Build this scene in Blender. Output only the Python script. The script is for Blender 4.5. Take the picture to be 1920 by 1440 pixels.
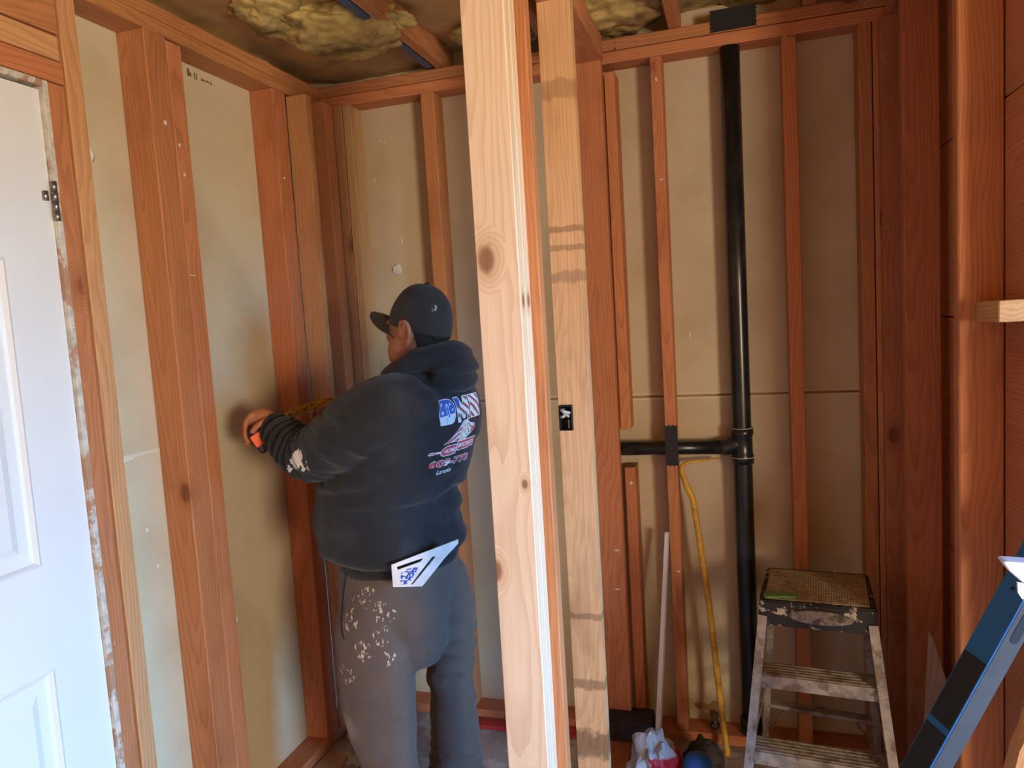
import bpy, bmesh, math, random
import numpy as np
from mathutils import Vector, Matrix, Quaternion, noise as mnoise
from mathutils.bvhtree import BVHTree

for o in list(bpy.data.objects):
    bpy.data.objects.remove(o, do_unlink=True)
SC = bpy.context.scene
COL = SC.collection
random.seed(7)
CH = 1.528                      # camera height above the floor

# ------------------------------------------------------------------ camera
P_, R_, Y_ = 0.0906625, -0.0606482, 0.297983
c, s = math.cos, math.sin
fwd = Vector((-s(Y_)*c(P_), c(Y_)*c(P_), -s(P_)))
rgt = Vector((c(Y_), s(Y_), 0)); upv = rgt.cross(fwd)
r2 = c(R_)*rgt + s(R_)*upv; u2 = -s(R_)*rgt + c(R_)*upv
cam = bpy.data.objects.new('camera', bpy.data.cameras.new('camera')); COL.objects.link(cam)
mw = Matrix.Identity(4)
for i in range(3):
    mw[i][0], mw[i][1], mw[i][2] = r2[i], u2[i], -fwd[i]
mw[2][3] = CH
cam.matrix_world = mw
cam.data.sensor_width = 36; cam.data.lens = 1373.26/1920*36
cam.data.clip_start = .02
SC.camera = cam

# ------------------------------------------------------------------ world (sky above, sunlit yard below)
W = bpy.data.worlds.new('sky'); SC.world = W; W.use_nodes = True
nt = W.node_tree; nt.nodes.clear()
tc = nt.nodes.new('ShaderNodeTexCoord'); sp = nt.nodes.new('ShaderNodeSeparateXYZ')
mr = nt.nodes.new('ShaderNodeMapRange'); rp = nt.nodes.new('ShaderNodeValToRGB')
bg = nt.nodes.new('ShaderNodeBackground'); ow = nt.nodes.new('ShaderNodeOutputWorld')
nt.links.new(tc.outputs['Generated'], sp.inputs[0]); nt.links.new(sp.outputs['Z'], mr.inputs[0])
mr.inputs[1].default_value = -1; mr.inputs[2].default_value = 1
nt.links.new(mr.outputs[0], rp.inputs[0]); nt.links.new(rp.outputs[0], bg.inputs[0]); nt.links.new(bg.outputs[0], ow.inputs[0])
e = rp.color_ramp.elements
e[0].position = 0; e[0].color = (.25, .22, .13, 1)
e[1].position = 1; e[1].color = (.16, .80, 2.4, 1)
for p_, c_ in ((.485, (.30, .27, .17, 1)), (.503, (.9, 1.6, 2.0, 1)), (.52, (.36, 1.6, 3.1, 1)), (.6, (.25, 1.35, 3.1, 1)), (.75, (.20, 1.05, 2.8, 1))):
    q = e.new(p_); q.color = c_
bg.inputs[1].default_value = 19.0
# the open doorway in the far right wall lets this sky in: a portal guides the sampling
DY0, DY1 = .30, 1.15
pl = bpy.data.lights.new('doorway_right_offscreen', 'AREA'); pl.shape = 'RECTANGLE'; pl.size = DY1-DY0; pl.size_y = 2.05
pl.cycles.is_portal = True
po = bpy.data.objects.new('doorway_right_offscreen', pl); COL.objects.link(po)
po.location = (2.26, (DY0+DY1)/2, 1.025); po.rotation_euler = Vector((-1, 0, 0)).to_track_quat('-Z', 'Z').to_euler()
# daylight of the window further back in the same right-hand wall (it throws the stud shadows on the back wall)
wl_ = bpy.data.lights.new('window_right_offscreen', 'AREA'); wl_.shape = 'RECTANGLE'; wl_.size = .7; wl_.size_y = 1.1; wl_.energy = 165; wl_.color = (1, .84, .62)
wo = bpy.data.objects.new('window_right_offscreen', wl_); COL.objects.link(wo); wo.location = (2.19, -1.35, 1.35)
wo.rotation_euler = Vector((-1, 0, 0)).to_track_quat('-Z', 'Z').to_euler()

vs = SC.view_settings
vs.view_transform = 'Standard'; vs.look = 'None'; vs.gamma = 1; vs.use_curve_mapping = False
vs.exposure = 0.0

# ------------------------------------------------------------------ helpers
def tag(o, label=None, cat=None, group=None, kind=None):
    if label: o['label'] = label
    if cat: o['category'] = cat
    if group: o['group'] = group
    if kind: o['kind'] = kind
    return o
def empty(name, loc=(0, 0, 0), parent=None, rz=0):
    o = bpy.data.objects.new(name, None); COL.objects.link(o); o.location = loc; o.rotation_euler.z = rz
    o.empty_display_size = .05
    if parent: o.parent = parent
    return o
def link(name, me, mat=None, parent=None, color=None):
    o = bpy.data.objects.new(name, me); COL.objects.link(o)
    if mat and not me.materials: me.materials.append(mat)
    if parent: o.parent = parent
    if color: o.color = (*color, 1)
    return o
def mesh(name, v, f, smooth=False):
    me = bpy.data.meshes.new(name); me.from_pydata([tuple(p) for p in v], [], f); me.update()
    if smooth:
        me.polygons.foreach_set('use_smooth', [True]*len(me.polygons))
    return me
def from_bm(name, bm, smooth=False):
    me = bpy.data.meshes.new(name); bm.normal_update(); bm.to_mesh(me); bm.free()
    if smooth:
        me.polygons.foreach_set('use_smooth', [True]*len(me.polygons))
    return me
def add_box(bm, x0, x1, y0, y1, z0, z1, bev=0.0, M=None):
    vs_ = [bm.verts.new(p) for p in ((x0,y0,z0),(x1,y0,z0),(x1,y1,z0),(x0,y1,z0),(x0,y0,z1),(x1,y0,z1),(x1,y1,z1),(x0,y1,z1))]
    fs = [bm.faces.new([vs_[i] for i in q]) for q in ((3,2,1,0),(4,5,6,7),(0,1,5,4),(1,2,6,5),(2,3,7,6),(3,0,4,7))]
    if bev > 0:
        ed = list({e_ for f in fs for e_ in f.edges})
        r = bmesh.ops.bevel(bm, geom=ed, offset=bev, segments=1, affect='EDGES', profile=.5)
        vs_ = list({v for f in r['faces'] for v in f.verts} | {v for v in vs_ if v.is_valid})
    if M is not None:
        bmesh.ops.transform(bm, matrix=M, verts=[v for v in vs_ if v.is_valid])
def box(name, x0, x1, y0, y1, z0, z1, mat, parent=None, bev=.002, color=None):
    cx, cy, cz = (x0+x1)/2, (y0+y1)/2, (z0+z1)/2
    bm = bmesh.new(); add_box(bm, x0-cx, x1-cx, y0-cy, y1-cy, z0-cz, z1-cz, bev)
    o = link(name, from_bm(name, bm), mat, parent, color)
    pw = parent.location if parent else Vector((0, 0, 0))
    o.location = Vector((cx, cy, cz)) - pw
    return o
def board(name, x0, x1, y0, y1, z0, z1, parent=None, color=(.42, .17, .075), mat=None, axis='z', bev=.0025, tilt=(0, 0)):
    """a sawn board: local Z runs along its length so the grain follows it"""
    cx, cy, cz = (x0+x1)/2, (y0+y1)/2, (z0+z1)/2
    w, d, h = x1-x0, y1-y0, z1-z0
    if axis == 'z': a, b, l, q = w, d, h, Quaternion()
    elif axis == 'x': a, b, l, q = h, d, w, Quaternion((0, 1, 0), math.pi/2)
    else: a, b, l, q = w, h, d, Quaternion((1, 0, 0), -math.pi/2)
    bm = bmesh.new(); add_box(bm, -a/2, a/2, -b/2, b/2, -l/2, l/2, bev)
    for v in bm.verts:            # sawn edges are never dead straight
        v.co.x += random.uniform(-.0008, .0008); v.co.y += random.uniform(-.0008, .0008)
    o = link(name, from_bm(name, bm), mat or MAT['lumber'], parent, color)
    o.rotation_mode = 'QUATERNION'
    o.rotation_quaternion = Quaternion((0, 1, 0), tilt[0]) @ Quaternion((1, 0, 0), tilt[1]) @ q
    pw = parent.location if parent else Vector((0, 0, 0))
    o.location = Vector((cx, cy, cz)) - pw
    return o
def tube_mesh(name, pts, rad, n=14, flat=None, twist=None, cap=True, smooth=True):
    """swept tube; rad scalar or list; flat = per point ratio of second axis"""
    pts = [Vector(p) for p in pts]; k = len(pts)
    rad = rad if hasattr(rad, '__len__') else [rad]*k
    flat = flat if hasattr(flat, '__len__') else [flat or 1.0]*k
    twist = twist if hasattr(twist, '__len__') else [twist or 0.0]*k
    v, f = [], []
    t0 = (pts[1]-pts[0]).normalized()
    up = Vector((0, 0, 1)) if abs(t0.z) < .9 else Vector((1, 0, 0))
    nrm = (up - t0*up.dot(t0)).normalized()
    for i in range(k):
        a = pts[max(0, i-1)]; b = pts[min(k-1, i+1)]; t = (b-a).normalized()
        nrm = (nrm - t*nrm.dot(t)).normalized(); bn = t.cross(nrm)
        for j in range(n):
            th = 2*math.pi*j/n; x, y = rad[i]*math.cos(th), rad[i]*flat[i]*math.sin(th)
            ct, st = math.cos(twist[i]), math.sin(twist[i])
            v.append(pts[i] + nrm*(x*ct-y*st) + bn*(x*st+y*ct))
        if i:
            for j in range(n):
                f.append(((i-1)*n+j, (i-1)*n+(j+1) % n, i*n+(j+1) % n, i*n+j))
    if cap:
        f.append(tuple(range(n-1, -1, -1))); f.append(tuple(range((k-1)*n, k*n)))
    return mesh(name, v, f, smooth)
def catmull(pts, n=8):
    """smooth a list of equal-length tuples"""
    P = [np.array(p, float) for p in pts]; out = []
    for i in range(len(P)-1):
        p0 = P[max(0, i-1)]; p1 = P[i]; p2 = P[i+1]; p3 = P[min(len(P)-1, i+2)]
        for k in range(n):
            t = k/n
            out.append(.5*((2*p1)+(-p0+p2)*t+(2*p0-5*p1+4*p2-p3)*t*t+(-p0+3*p1-3*p2+p3)*t**3))
    out.append(P[-1]); return out
def lathe_mesh(name, prof, n=28, smooth=True):
    v, f = [], []
    for r, z in prof:
        for j in range(n):
            th = 2*math.pi*j/n; v.append((r*math.cos(th), r*math.sin(th), z))
    for i in range(len(prof)-1):
        for j in range(n):
            f.append((i*n+j, i*n+(j+1) % n, (i+1)*n+(j+1) % n, (i+1)*n+j))
    return mesh(name, v, f, smooth)
def prism_mesh(name, poly, t, bev=0.0):
    """polygon in local XZ extruded along local Y, centred"""
    n = len(poly)
    bm = bmesh.new()
    a = [bm.verts.new((x, -t/2, z)) for x, z in poly]; b = [bm.verts.new((x, t/2, z)) for x, z in poly]
    bm.faces.new(a); bm.faces.new(b[::-1])
    for i in range(n): bm.faces.new((a[(i+1) % n], a[i], b[i], b[(i+1) % n]))
    bmesh.ops.recalc_face_normals(bm, faces=bm.faces)
    if bev: bmesh.ops.bevel(bm, geom=list(bm.edges), offset=bev, segments=1, affect='EDGES')
    return from_bm(name, bm)
def align(o, a, b, roll=0):
    """put a local-Z object of centre origin between a and b"""
    a, b = Vector(a), Vector(b); q = (b-a).to_track_quat('Z', 'Y')
    o.rotation_mode = 'QUATERNION'; o.rotation_quaternion = q @ Quaternion((0, 0, 1), roll); o.location = (a+b)/2

# ------------------------------------------------------------------ materials
MAT = {}
def newmat(name, rough=.7, color=(.5, .5, .5), metal=0.0, spec=.4):
    m = bpy.data.materials.new(name); m.use_nodes = True
    b = m.node_tree.nodes['Principled BSDF']
    b.inputs['Base Color'].default_value = (*color, 1); b.inputs['Roughness'].default_value = rough
    b.inputs['Metallic'].default_value = metal; b.inputs['Specular IOR Level'].default_value = spec
    MAT[name] = m
    return m, m.node_tree.nodes, m.node_tree.links, b
def N(ns, t, **kw):
    n = ns.new(t)
    for k, v in kw.items():
        if k.startswith('i_'): n.inputs[k[2:].replace('_', ' ')].default_value = v
        else: setattr(n, k, v)
    return n
def mix(ns, ls, a, b, fac, mode='MIX'):
    n = ns.new('ShaderNodeMix'); n.data_type = 'RGBA'; n.blend_type = mode
    for sock, val in ((n.inputs[0], fac), (n.inputs[6], a), (n.inputs[7], b)):
        if hasattr(val, 'links') or hasattr(val, 'is_linked'): ls.new(val, sock)
        elif hasattr(val, '__len__'): sock.default_value = (*val[:3], 1)
        else: sock.default_value = val
    return n.outputs[2]
def mth(ns, ls, op, a, b=None, clamp=False):
    n = ns.new('ShaderNodeMath'); n.operation = op; n.use_clamp = clamp
    for i, val in enumerate((a, b)):
        if val is None: continue
        if hasattr(val, 'is_linked'): ls.new(val, n.inputs[i])
        else: n.inputs[i].default_value = val
    return n.outputs[0]
def rng(ns, ls, val, a, b, c_=0., d=1.):
    n = ns.new('ShaderNodeMapRange'); ls.new(val, n.inputs[0])
    for i, x in enumerate((a, b, c_, d)): n.inputs[i+1].default_value = x
    n.interpolation_type = 'SMOOTHSTEP'
    return n.outputs[0]
def vec(ns, ls, v, scale=(1, 1, 1), rot=(0, 0, 0), loc=(0, 0, 0)):
    n = ns.new('ShaderNodeMapping'); ls.new(v, n.inputs[0])
    n.inputs['Scale'].default_value = scale; n.inputs['Rotation'].default_value = rot; n.inputs['Location'].default_value = loc
    return n.outputs[0]
def noise_(ns, ls, v, scale, detail=3, rough=.55):
    n = ns.new('ShaderNodeTexNoise'); ls.new(v, n.inputs['Vector'])
    n.inputs['Scale'].default_value = scale; n.inputs['Detail'].default_value = detail; n.inputs['Roughness'].default_value = rough
    return n.outputs['Fac']
def bump(ns, ls, b, h, strength=.3, dist=.002):
    n = ns.new('ShaderNodeBump'); ls.new(h, n.inputs['Height']); n.inputs['Strength'].default_value = strength; n.inputs['Distance'].default_value = dist
    ls.new(n.outputs[0], b.inputs['Normal'])

def lumber(name, ring=.34, grain=.3, knot=.75, speck=.75, dirt=.45, ringw=34, mud=(.62, .58, .52), tilt=.05, dark=(.45, .36, .30), knots=None, bands=()):
    m, ns, ls, b = newmat(name, .72)
    t = N(ns, 'ShaderNodeTexCoord'); oi = N(ns, 'ShaderNodeObjectInfo')
    off = N(ns, 'ShaderNodeCombineXYZ'); r = oi.outputs['Random']
    ls.new(mth(ns, ls, 'MULTIPLY', r, 37.3), off.inputs[0]); ls.new(mth(ns, ls, 'MULTIPLY', r, 91.7), off.inputs[1]); ls.new(mth(ns, ls, 'MULTIPLY', r, 53.1), off.inputs[2])
    add = N(ns, 'ShaderNodeVectorMath', operation='ADD'); ls.new(t.outputs['Object'], add.inputs[0]); ls.new(off.outputs[0], add.inputs[1])
    v = add.outputs[0]
    # growth rings about an axis that leans through the board: long cathedral figures on the flat faces
    cr = N(ns, 'ShaderNodeCombineXYZ'); ls.new(mth(ns, ls, 'MULTIPLY', mth(ns, ls, 'SUBTRACT', r, .5), .07), cr.inputs[0]); cr.inputs[1].default_value = .055
    ad2 = N(ns, 'ShaderNodeVectorMath', operation='ADD'); ls.new(t.outputs['Object'], ad2.inputs[0]); ls.new(cr.outputs[0], ad2.inputs[1])
    rv = vec(ns, ls, ad2.outputs[0], rot=(tilt, tilt*.4, 0))
    wob = noise_(ns, ls, vec(ns, ls, v, (5, 5, .9)), 2.0, 2)
    wv = N(ns, 'ShaderNodeVectorMath', operation='MULTIPLY_ADD'); 
    cw = N(ns, 'ShaderNodeCombineXYZ'); ls.new(wob, cw.inputs[0]); ls.new(wob, cw.inputs[1])
    ls.new(cw.outputs[0], wv.inputs[0]); wv.inputs[1].default_value = (.05, .05, 0); ls.new(rv, wv.inputs[2])
    # knots
    vo = N(ns, 'ShaderNodeTexVoronoi'); ls.new(vec(ns, ls, v, (1, 1, .62)), vo.inputs['Vector']); vo.inputs['Scale'].default_value = 4.2
    kd = vo.outputs['Distance']
    if knots:
        kd = None; kv = vec(ns, ls, t.outputs['Object'], (1, 1, .62))
        for (px_, py_, pz_, kr) in knots:
            dn = N(ns, 'ShaderNodeVectorMath', operation='DISTANCE'); ls.new(kv, dn.inputs[0]); dn.inputs[1].default_value = (px_, py_, pz_*.62)
            q_ = mth(ns, ls, 'MULTIPLY', dn.outputs['Value'], 4.2/kr); kd = q_ if kd is None else mth(ns, ls, 'MINIMUM', kd, q_)
    kn = rng(ns, ls, kd, .045, .095, 1, 0)
    halo = rng(ns, ls, kd, .07, .2, 1, 0)
    kb = N(ns, 'ShaderNodeCombineXYZ'); kk = mth(ns, ls, 'MULTIPLY', halo, .035); ls.new(kk, kb.inputs[0]); ls.new(kk, kb.inputs[1])
    ad3 = N(ns, 'ShaderNodeVectorMath', operation='ADD'); ls.new(wv.outputs[0], ad3.inputs[0]); ls.new(kb.outputs[0], ad3.inputs[1])
    wave = N(ns, 'ShaderNodeTexWave', wave_type='RINGS', rings_direction='Z', wave_profile='SAW'); ls.new(ad3.outputs[0], wave.inputs['Vector'])
    wave.inputs['Scale'].default_value = ringw; wave.inputs['Distortion'].default_value = .6; wave.inputs['Detail Scale'].default_value = 1
    rg = rng(ns, ls, wave.outputs['Fac'], .35, 1.0)
    fine = noise_(ns, ls, vec(ns, ls, v, (1, 1, .025)), 210, 3, .6)
    big = noise_(ns, ls, vec(ns, ls, v, (1, 1, .35)), 7, 3, .6)
    base = oi.outputs['Color']
    col = mix(ns, ls, base, dark, mth(ns, ls, 'MULTIPLY', rg, ring), 'MULTIPLY')
    col = mix(ns, ls, col, (.62, .55, .5), mth(ns, ls, 'MULTIPLY', rng(ns, ls, fine, .35, .7), grain), 'MULTIPLY')
    col = mix(ns, ls, col, (.55, .45, .38), mth(ns, ls, 'MULTIPLY', rng(ns, ls, big, .48, .72), dirt), 'MULTIPLY')
    col = mix(ns, ls, col, (.34, .2, .13), mth(ns, ls, 'MULTIPLY', kn, knot), 'MULTIPLY')
    col = mix(ns, ls, col, (.7, .55, .45), mth(ns, ls, 'MULTIPLY', halo, knot*.6), 'MULTIPLY')
    for (bz, bw, ba) in bands:          # dirty marks across the board
        sz = N(ns, 'ShaderNodeSeparateXYZ'); ls.new(t.outputs['Object'], sz.inputs[0])
        dz = mth(ns, ls, 'ABSOLUTE', mth(ns, ls, 'SUBTRACT', sz.outputs['Z'], bz))
        dz = mth(ns, ls, 'ADD', dz, mth(ns, ls, 'MULTIPLY', mth(ns, ls, 'SUBTRACT', noise_(ns, ls, v, 45, 3), .5), bw*1.5))
        col = mix(ns, ls, col, (.18, .15, .14), mth(ns, ls, 'MULTIPLY', rng(ns, ls, dz, bw, bw*.5), ba), 'MULTIPLY')
    # smears and crumbs of joint compound left on the timber
    sk = noise_(ns, ls, vec(ns, ls, v, (1, 1, .45)), 31, 4, .62)
    sk2 = noise_(ns, ls, v, 3.1, 2)
    smk = mth(ns, ls, 'MULTIPLY', rng(ns, ls, sk, .66, .74), rng(ns, ls, sk2, .5, .62))
    col = mix(ns, ls, col, mud, mth(ns, ls, 'MULTIPLY', smk, speck))
    ls.new(col, b.inputs['Base Color'])
    hgt = mth(ns, ls, 'ADD', mth(ns, ls, 'MULTIPLY', fine, .6), mth(ns, ls, 'MULTIPLY', rg, -.5))
    bump(ns, ls, b, hgt, .35, .0012)
    return m
lumber('lumber')
lumber('new_lumber', ring=.32, grain=.14, knot=.85, speck=0, dirt=.10, ringw=24, tilt=.035, dark=(.62, .45, .33), knots=[(-.0225, -.019, .415, 1.0), (.03, -.019, -.04, .35), (-.045, -.019, -.224, .8), (-.044, -.03, .09, .4), (.045, .0, .33, .5)])
lumber('weathered_lumber', ring=.22, grain=.4, knot=.7, speck=.25, dirt=.6, ringw=40, bands=[(.587, .012, .5), (.538, .010, .45), (.46, .02, .4), (.95, .03, .35), (-.49, .012, .5), (-.69, .02, .55), (-.87, .05, .7), (-1.02, .08, .5)])

def paper(name, col, speck=.5, smear=.5):
    m, ns, ls, b = newmat(name, .85)
    t = N(ns, 'ShaderNodeTexCoord'); v = t.outputs['Object']
    a = noise_(ns, ls, v, 2.3, 4, .6); f = noise_(ns, ls, v, 420, 2); st = noise_(ns, ls, vec(ns, ls, v, (3, 3, .5)), 3, 3)
    cc = mix(ns, ls, col, (.72, .66, .56), mth(ns, ls, 'MULTIPLY', rng(ns, ls, a, .4, .7), .55), 'MULTIPLY')
    cc = mix(ns, ls, cc, (.8, .8, .78), mth(ns, ls, 'MULTIPLY', rng(ns, ls, f, .45, .65), .35), 'MULTIPLY')
    sm = mth(ns, ls, 'MULTIPLY', rng(ns, ls, noise_(ns, ls, vec(ns, ls, v, (1, 1, .55)), 24, 4, .65), .66, .73), rng(ns, ls, st, .5, .66))
    cc = mix(ns, ls, cc, (.62, .6, .56), mth(ns, ls, 'MULTIPLY', sm, smear))
    ls.new(cc, b.inputs['Base Color']); bump(ns, ls, b, f, .15, .0006)
    return m
paper('board_paper', (.58, .48, .325), smear=.55)
paper('seam_tape', (.66, .58, .44), smear=.1)

def simple(name, col, rough=.6, metal=0., var=.25, scale=14, dirt=None, dirtcol=(.3, .2, .12), dscale=6, lo=.5, hi=.65, spec=.4, bmp=0, bscale=60):
    m, ns, ls, b = newmat(name, rough, col, metal, spec)
    t = N(ns, 'ShaderNodeTexCoord'); v = t.outputs['Object']
    a = noise_(ns, ls, v, scale, 4, .6)
    cc = mix(ns, ls, col, (1-var, 1-var, 1-var), rng(ns, ls, a, .35, .7), 'MULTIPLY')
    if dirt:
        d = noise_(ns, ls, v, dscale, 5, .65)
        cc = mix(ns, ls, cc, dirtcol, mth(ns, ls, 'MULTIPLY', rng(ns, ls, d, lo, hi), dirt))
    ls.new(cc, b.inputs['Base Color'])
    if bmp: bump(ns, ls, b, noise_(ns, ls, v, bscale, 3), bmp, .002)
    return m
simple('white_paint', (.68, .68, .67), .42, var=.05, scale=3)
simple('old_trim_paint', (.6, .55, .47), .7, var=.4, scale=40, dirt=.85, dirtcol=(.36, .17, .08), dscale=14, lo=.5, hi=.56)
simple('steel', (.36, .34, .32), .4, 1., var=.4, scale=60)
simple('floor_mat', (.36, .28, .24), .8, var=.4, scale=5, dirt=.6, dirtcol=(.58, .55, .54), dscale=9, bmp=.2)
simple('rough_wall', (.42, .20, .09), .85, var=.1)
simple('kraft', (.55, .34, .14), .75, var=.4, scale=6, bmp=.4, bscale=14)
simple('yellow_fibre', (.50, .36, .13), .95, var=.75, scale=11, bmp=.7, bscale=45)
simple('abs_black', (.012, .012, .014), .28, var=.2, spec=.5, dirt=.25, dirtcol=(.10, .09, .08), dscale=5)
simple('plate_black', (.013, .013, .015), .6)
simple('print_grey', (.5, .48, .45), .6)
simple('blue_film', (.05, .10, .19), .45)
simple('mud_white', (.74, .72, .68), .8, var=.2)
simple('stain_dark', (.05, .038, .042), .8, var=.5, scale=18)

# ------------------------------------------------------------------ structure
OLD = (.55, .225, .092); RED = (.50, .18, .076); TAN = (.55, .29, .125); PALE = (.64, .40, .20)
def jit(cl, a=.1):
    k = 1+random.uniform(-a, a); return tuple(max(0, x*k*(1+random.uniform(-.04, .04))) for x in cl)
XL, XLb = -1.46, -1.55          # left wall: face of studs, face of the board behind
YB, YBb = 2.51, 2.60            # back wall
TOPZ = 2.345                    # underside of the top plates

fl = box('floor', -1.62, 2.3, -2.7, 2.7, -.08, 0, MAT['floor_mat'], bev=0); tag(fl, kind='structure')

# ---- left wall
wl = tag(empty('wall_left', (XLb, 1.2, 0)), kind='structure')
def panel(parent, x0, x1, y0, y1, z0, z1, mat='board_paper', name='drywall_panel'):
    return box(name, x0, x1, y0, y1, z0, z1, MAT[mat], parent, bev=.0015)
panel(wl, XLb-.013, XLb, 1.40, 2.615, .0, 1.217); panel(wl, XLb-.013, XLb, 1.40, 2.615, 1.223, 2.5)
box('joint_tape', XLb-.002, XLb+.0015, 1.43, 2.60, 1.214, 1.226, MAT['seam_tape'], wl, bev=.0007)
panel(wl, XLb-.013, XLb, -2.6, .40, 0, 2.5, 'rough_wall'); panel(wl, XLb-.013, XLb, .40, 1.40, 2.345, 2.5)
board('stud', XL-.089, XL, 1.337, 1.383, 0, 2.12, wl, jit(RED))
board('stud', XL-.089, XL+.004, 1.387, 1.433, 0, TOPZ, wl, jit(TAN))
board('stud', XL-.089, XL, .40, .45, 0, 2.12, wl, jit(RED)); board('stud', XL-.089, XL, .35, .39, 0, TOPZ, wl, jit(TAN))
board('header', XL-.089, XL+.002, .45, 1.384, 2.122, 2.172, wl, jit(RED), axis='y')
board('header', XL-.089, XL-.004, .45, 1.384, 2.176, 2.232, wl, jit(TAN), axis='y')
board('header', XL-.089, XL, .45, 1.384, 2.236, TOPZ, wl, jit(OLD), axis='y')
board('stud', XL-.089, XL+.002, 1.649, 1.7265, .04, TOPZ, wl, jit(OLD, .04))
board('stud', XL-.089, XL, 1.730, 1.787, .04, TOPZ-.005, wl, jit(OLD, .04))
board('stud', XL-.089, XL, 2.214, 2.288, .04, TOPZ, wl, jit(RED, .04))
board('stud', -1.467, -1.389, 2.300, 2.338, .04, 2.338, wl, jit(TAN, .04))
board('stud', -1.452, -1.392, 2.425, 2.490, .04, TOPZ, wl, jit(OLD, .04))
board('top_plate', XL-.089, XL+.002, .30, 2.51, TOPZ, TOPZ+.037, wl, jit(OLD), axis='y')
board('top_plate', XL-.089, XL, .30, 2.60, TOPZ+.039, TOPZ+.076, wl, jit(OLD), axis='y')
board('bottom_plate', XL-.089, XL, 1.386, 2.60, 0.001, .039, wl, jit(RED), axis='y')

# ---- back wall
wb = tag(empty('wall_back', (-.5, YBb, 0)), kind='structure')
def holed(name, outer_, hole_, t):
    bm = bmesh.new(); eds = []
    for lp in (outer_, hole_):
        vv = [bm.verts.new((x, -t/2, z)) for x, z in lp]; eds += [bm.edges.new((vv[i], vv[(i+1) % len(vv)])) for i in range(len(vv))]
    bmesh.ops.triangle_fill(bm, use_beauty=True, edges=eds)
    r = bmesh.ops.extrude_face_region(bm, geom=list(bm.faces)); bmesh.ops.translate(bm, vec=(0, t, 0), verts=[g for g in r['geom'] if isinstance(g, bmesh.types.BMVert)])
    bmesh.ops.recalc_face_normals(bm, faces=bm.faces); return from_bm(name, bm)
HOLE = [(-.184, .086), (-.179, .099), (-.154, .100), (-.129, .096), (-.117, .110), (-.097, .114), (-.087, .102), (-.089, .050), (-.121, .048), (-.131, .070), (-.169, .076)]
o = link('drywall_panel', holed('drywall_panel', [(x+.475, z-.6085) for x, z in ((-1.55, 0), (.60, 0), (.60, 1.217), (-1.55, 1.217))], [(x+.475, z-.6085) for x, z in HOLE], .013), MAT['board_paper'], wb); o.location = Vector((-.475, YBb+.0065, .6085))-wb.location
panel(wb, -1.55, .60, YBb, YBb+.013, 1.223, 2.5)
box('joint_tape', -1.33, .40, YBb-.0016, YBb+.002, 1.2265, 1.2325, MAT['seam_tape'], wb, bev=.0007)
box('joint_tape', -1.33, .40, YBb-.0016, YBb+.002, 1.2085, 1.2145, MAT['seam_tape'], wb, bev=.0007)
for (a, b_, cl, z0, z1) in ((-1.405, -1.368, TAN, .04, TOPZ), (-1.366, -1.332, PALE, .04, TOPZ), (-1.049, -1.000, OLD, .04, TOPZ),
                            (.167, .210, OLD, .04, TOPZ), (.384, .421, OLD, .04, TOPZ), (.424, .455, OLD, .04, TOPZ),
                            (-.388, -.352, OLD, 1.118, 2.318), (-.381, -.343, RED, .04, .985)):
    board('stud', a, b_, YB, YBb, z0, z1, wb, jit(cl, .04))
# the stud that the branch drain is let into: upper and lower length
board('stud', -.237, -.199, YB, YBb, 1.075, TOPZ, wb, jit(OLD, .02)); board('stud', -.237, -.199, YB, YBb, .04, 1.020, wb, jit(OLD, .02))
board('top_plate', -1.46, .56, YB, YBb, TOPZ, TOPZ+.037, wb, jit(OLD), axis='x')
board('top_plate', -1.55, .56, YB-.001, YBb, TOPZ+.039, TOPZ+.076, wb, jit(OLD), axis='x')
board('bottom_plate', -1.46, .46, YB, YBb, .001, .039, wb, jit(RED), axis='x')

box('light_seal', -1.65, .62, YBb+.014, YBb+.03, 0, 2.75, MAT['kraft'], wb, bev=0)  # added panels outside the walls, keep sky light from leaking through the seams
box('light_seal', XLb-.03, XLb-.0135, 1.34, 2.63, 0, 2.75, MAT['kraft'], wl, bev=0)
box('light_seal', XLb-.03, XLb-.0135, -2.7, .50, 0, 2.75, MAT['kraft'], wl, bev=0)
box('light_seal', XLb-.03, XLb-.0135, .50, 1.34, 2.12, 2.75, MAT['kraft'], wl, bev=0)
# ---- partition with the new end post
wp = tag(empty('wall_partition', (-.43, 1.9, 0)), kind='structure')
def notched_stud():
    poly = [(-.0445, -1.15), (.0445, -1.15), (.0445, 1.178), (-.0445, 1.178), (-.0445, .112), (-.0055, .112), (-.0055, .040), (-.0445, .040)]
    o = link('stud', prism_mesh('stud', poly, .038), MAT['weathered_lumber'], wp, (.72, .42, .205))
    o.location = Vector((-.4255, 1.973, 1.168)) - wp.location
    return o
o = board('post', -.490, -.401, 1.400, 1.4375, .04, 2.42, wp, (.78, .60, .42), MAT['new_lumber']); tag(o, 'pale new sawn end stud')
o = board('post', -.490, -.4015, 1.439, 1.4765, .04, 2.42, wp, (.78, .60, .42), MAT['new_lumber'])
board('stud', -.470, -.381, 1.478, 1.516, .04, TOPZ, wp, jit(OLD, .04))
notched_stud()
board('stud', -.479, -.390, 2.471, 2.509, .115, 2.386, wp, jit(OLD, .04))
board('top_plate', -.470, -.381, 1.48, 2.47, TOPZ, TOPZ+.037, wp, jit(OLD), axis='y')
board('top_plate', -.470, -.383, 1.44, 2.47, TOPZ+.0385, TOPZ+.076, wp, jit(OLD), axis='y')
board('bottom_plate', -.490, -.381, 1.38, 2.47, .001, .039, wp, jit(RED), axis='y')
o = box('stained_block', -.47, -.315, 2.40, 2.505, .040, .112, MAT['stain_dark'], wp); 

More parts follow.
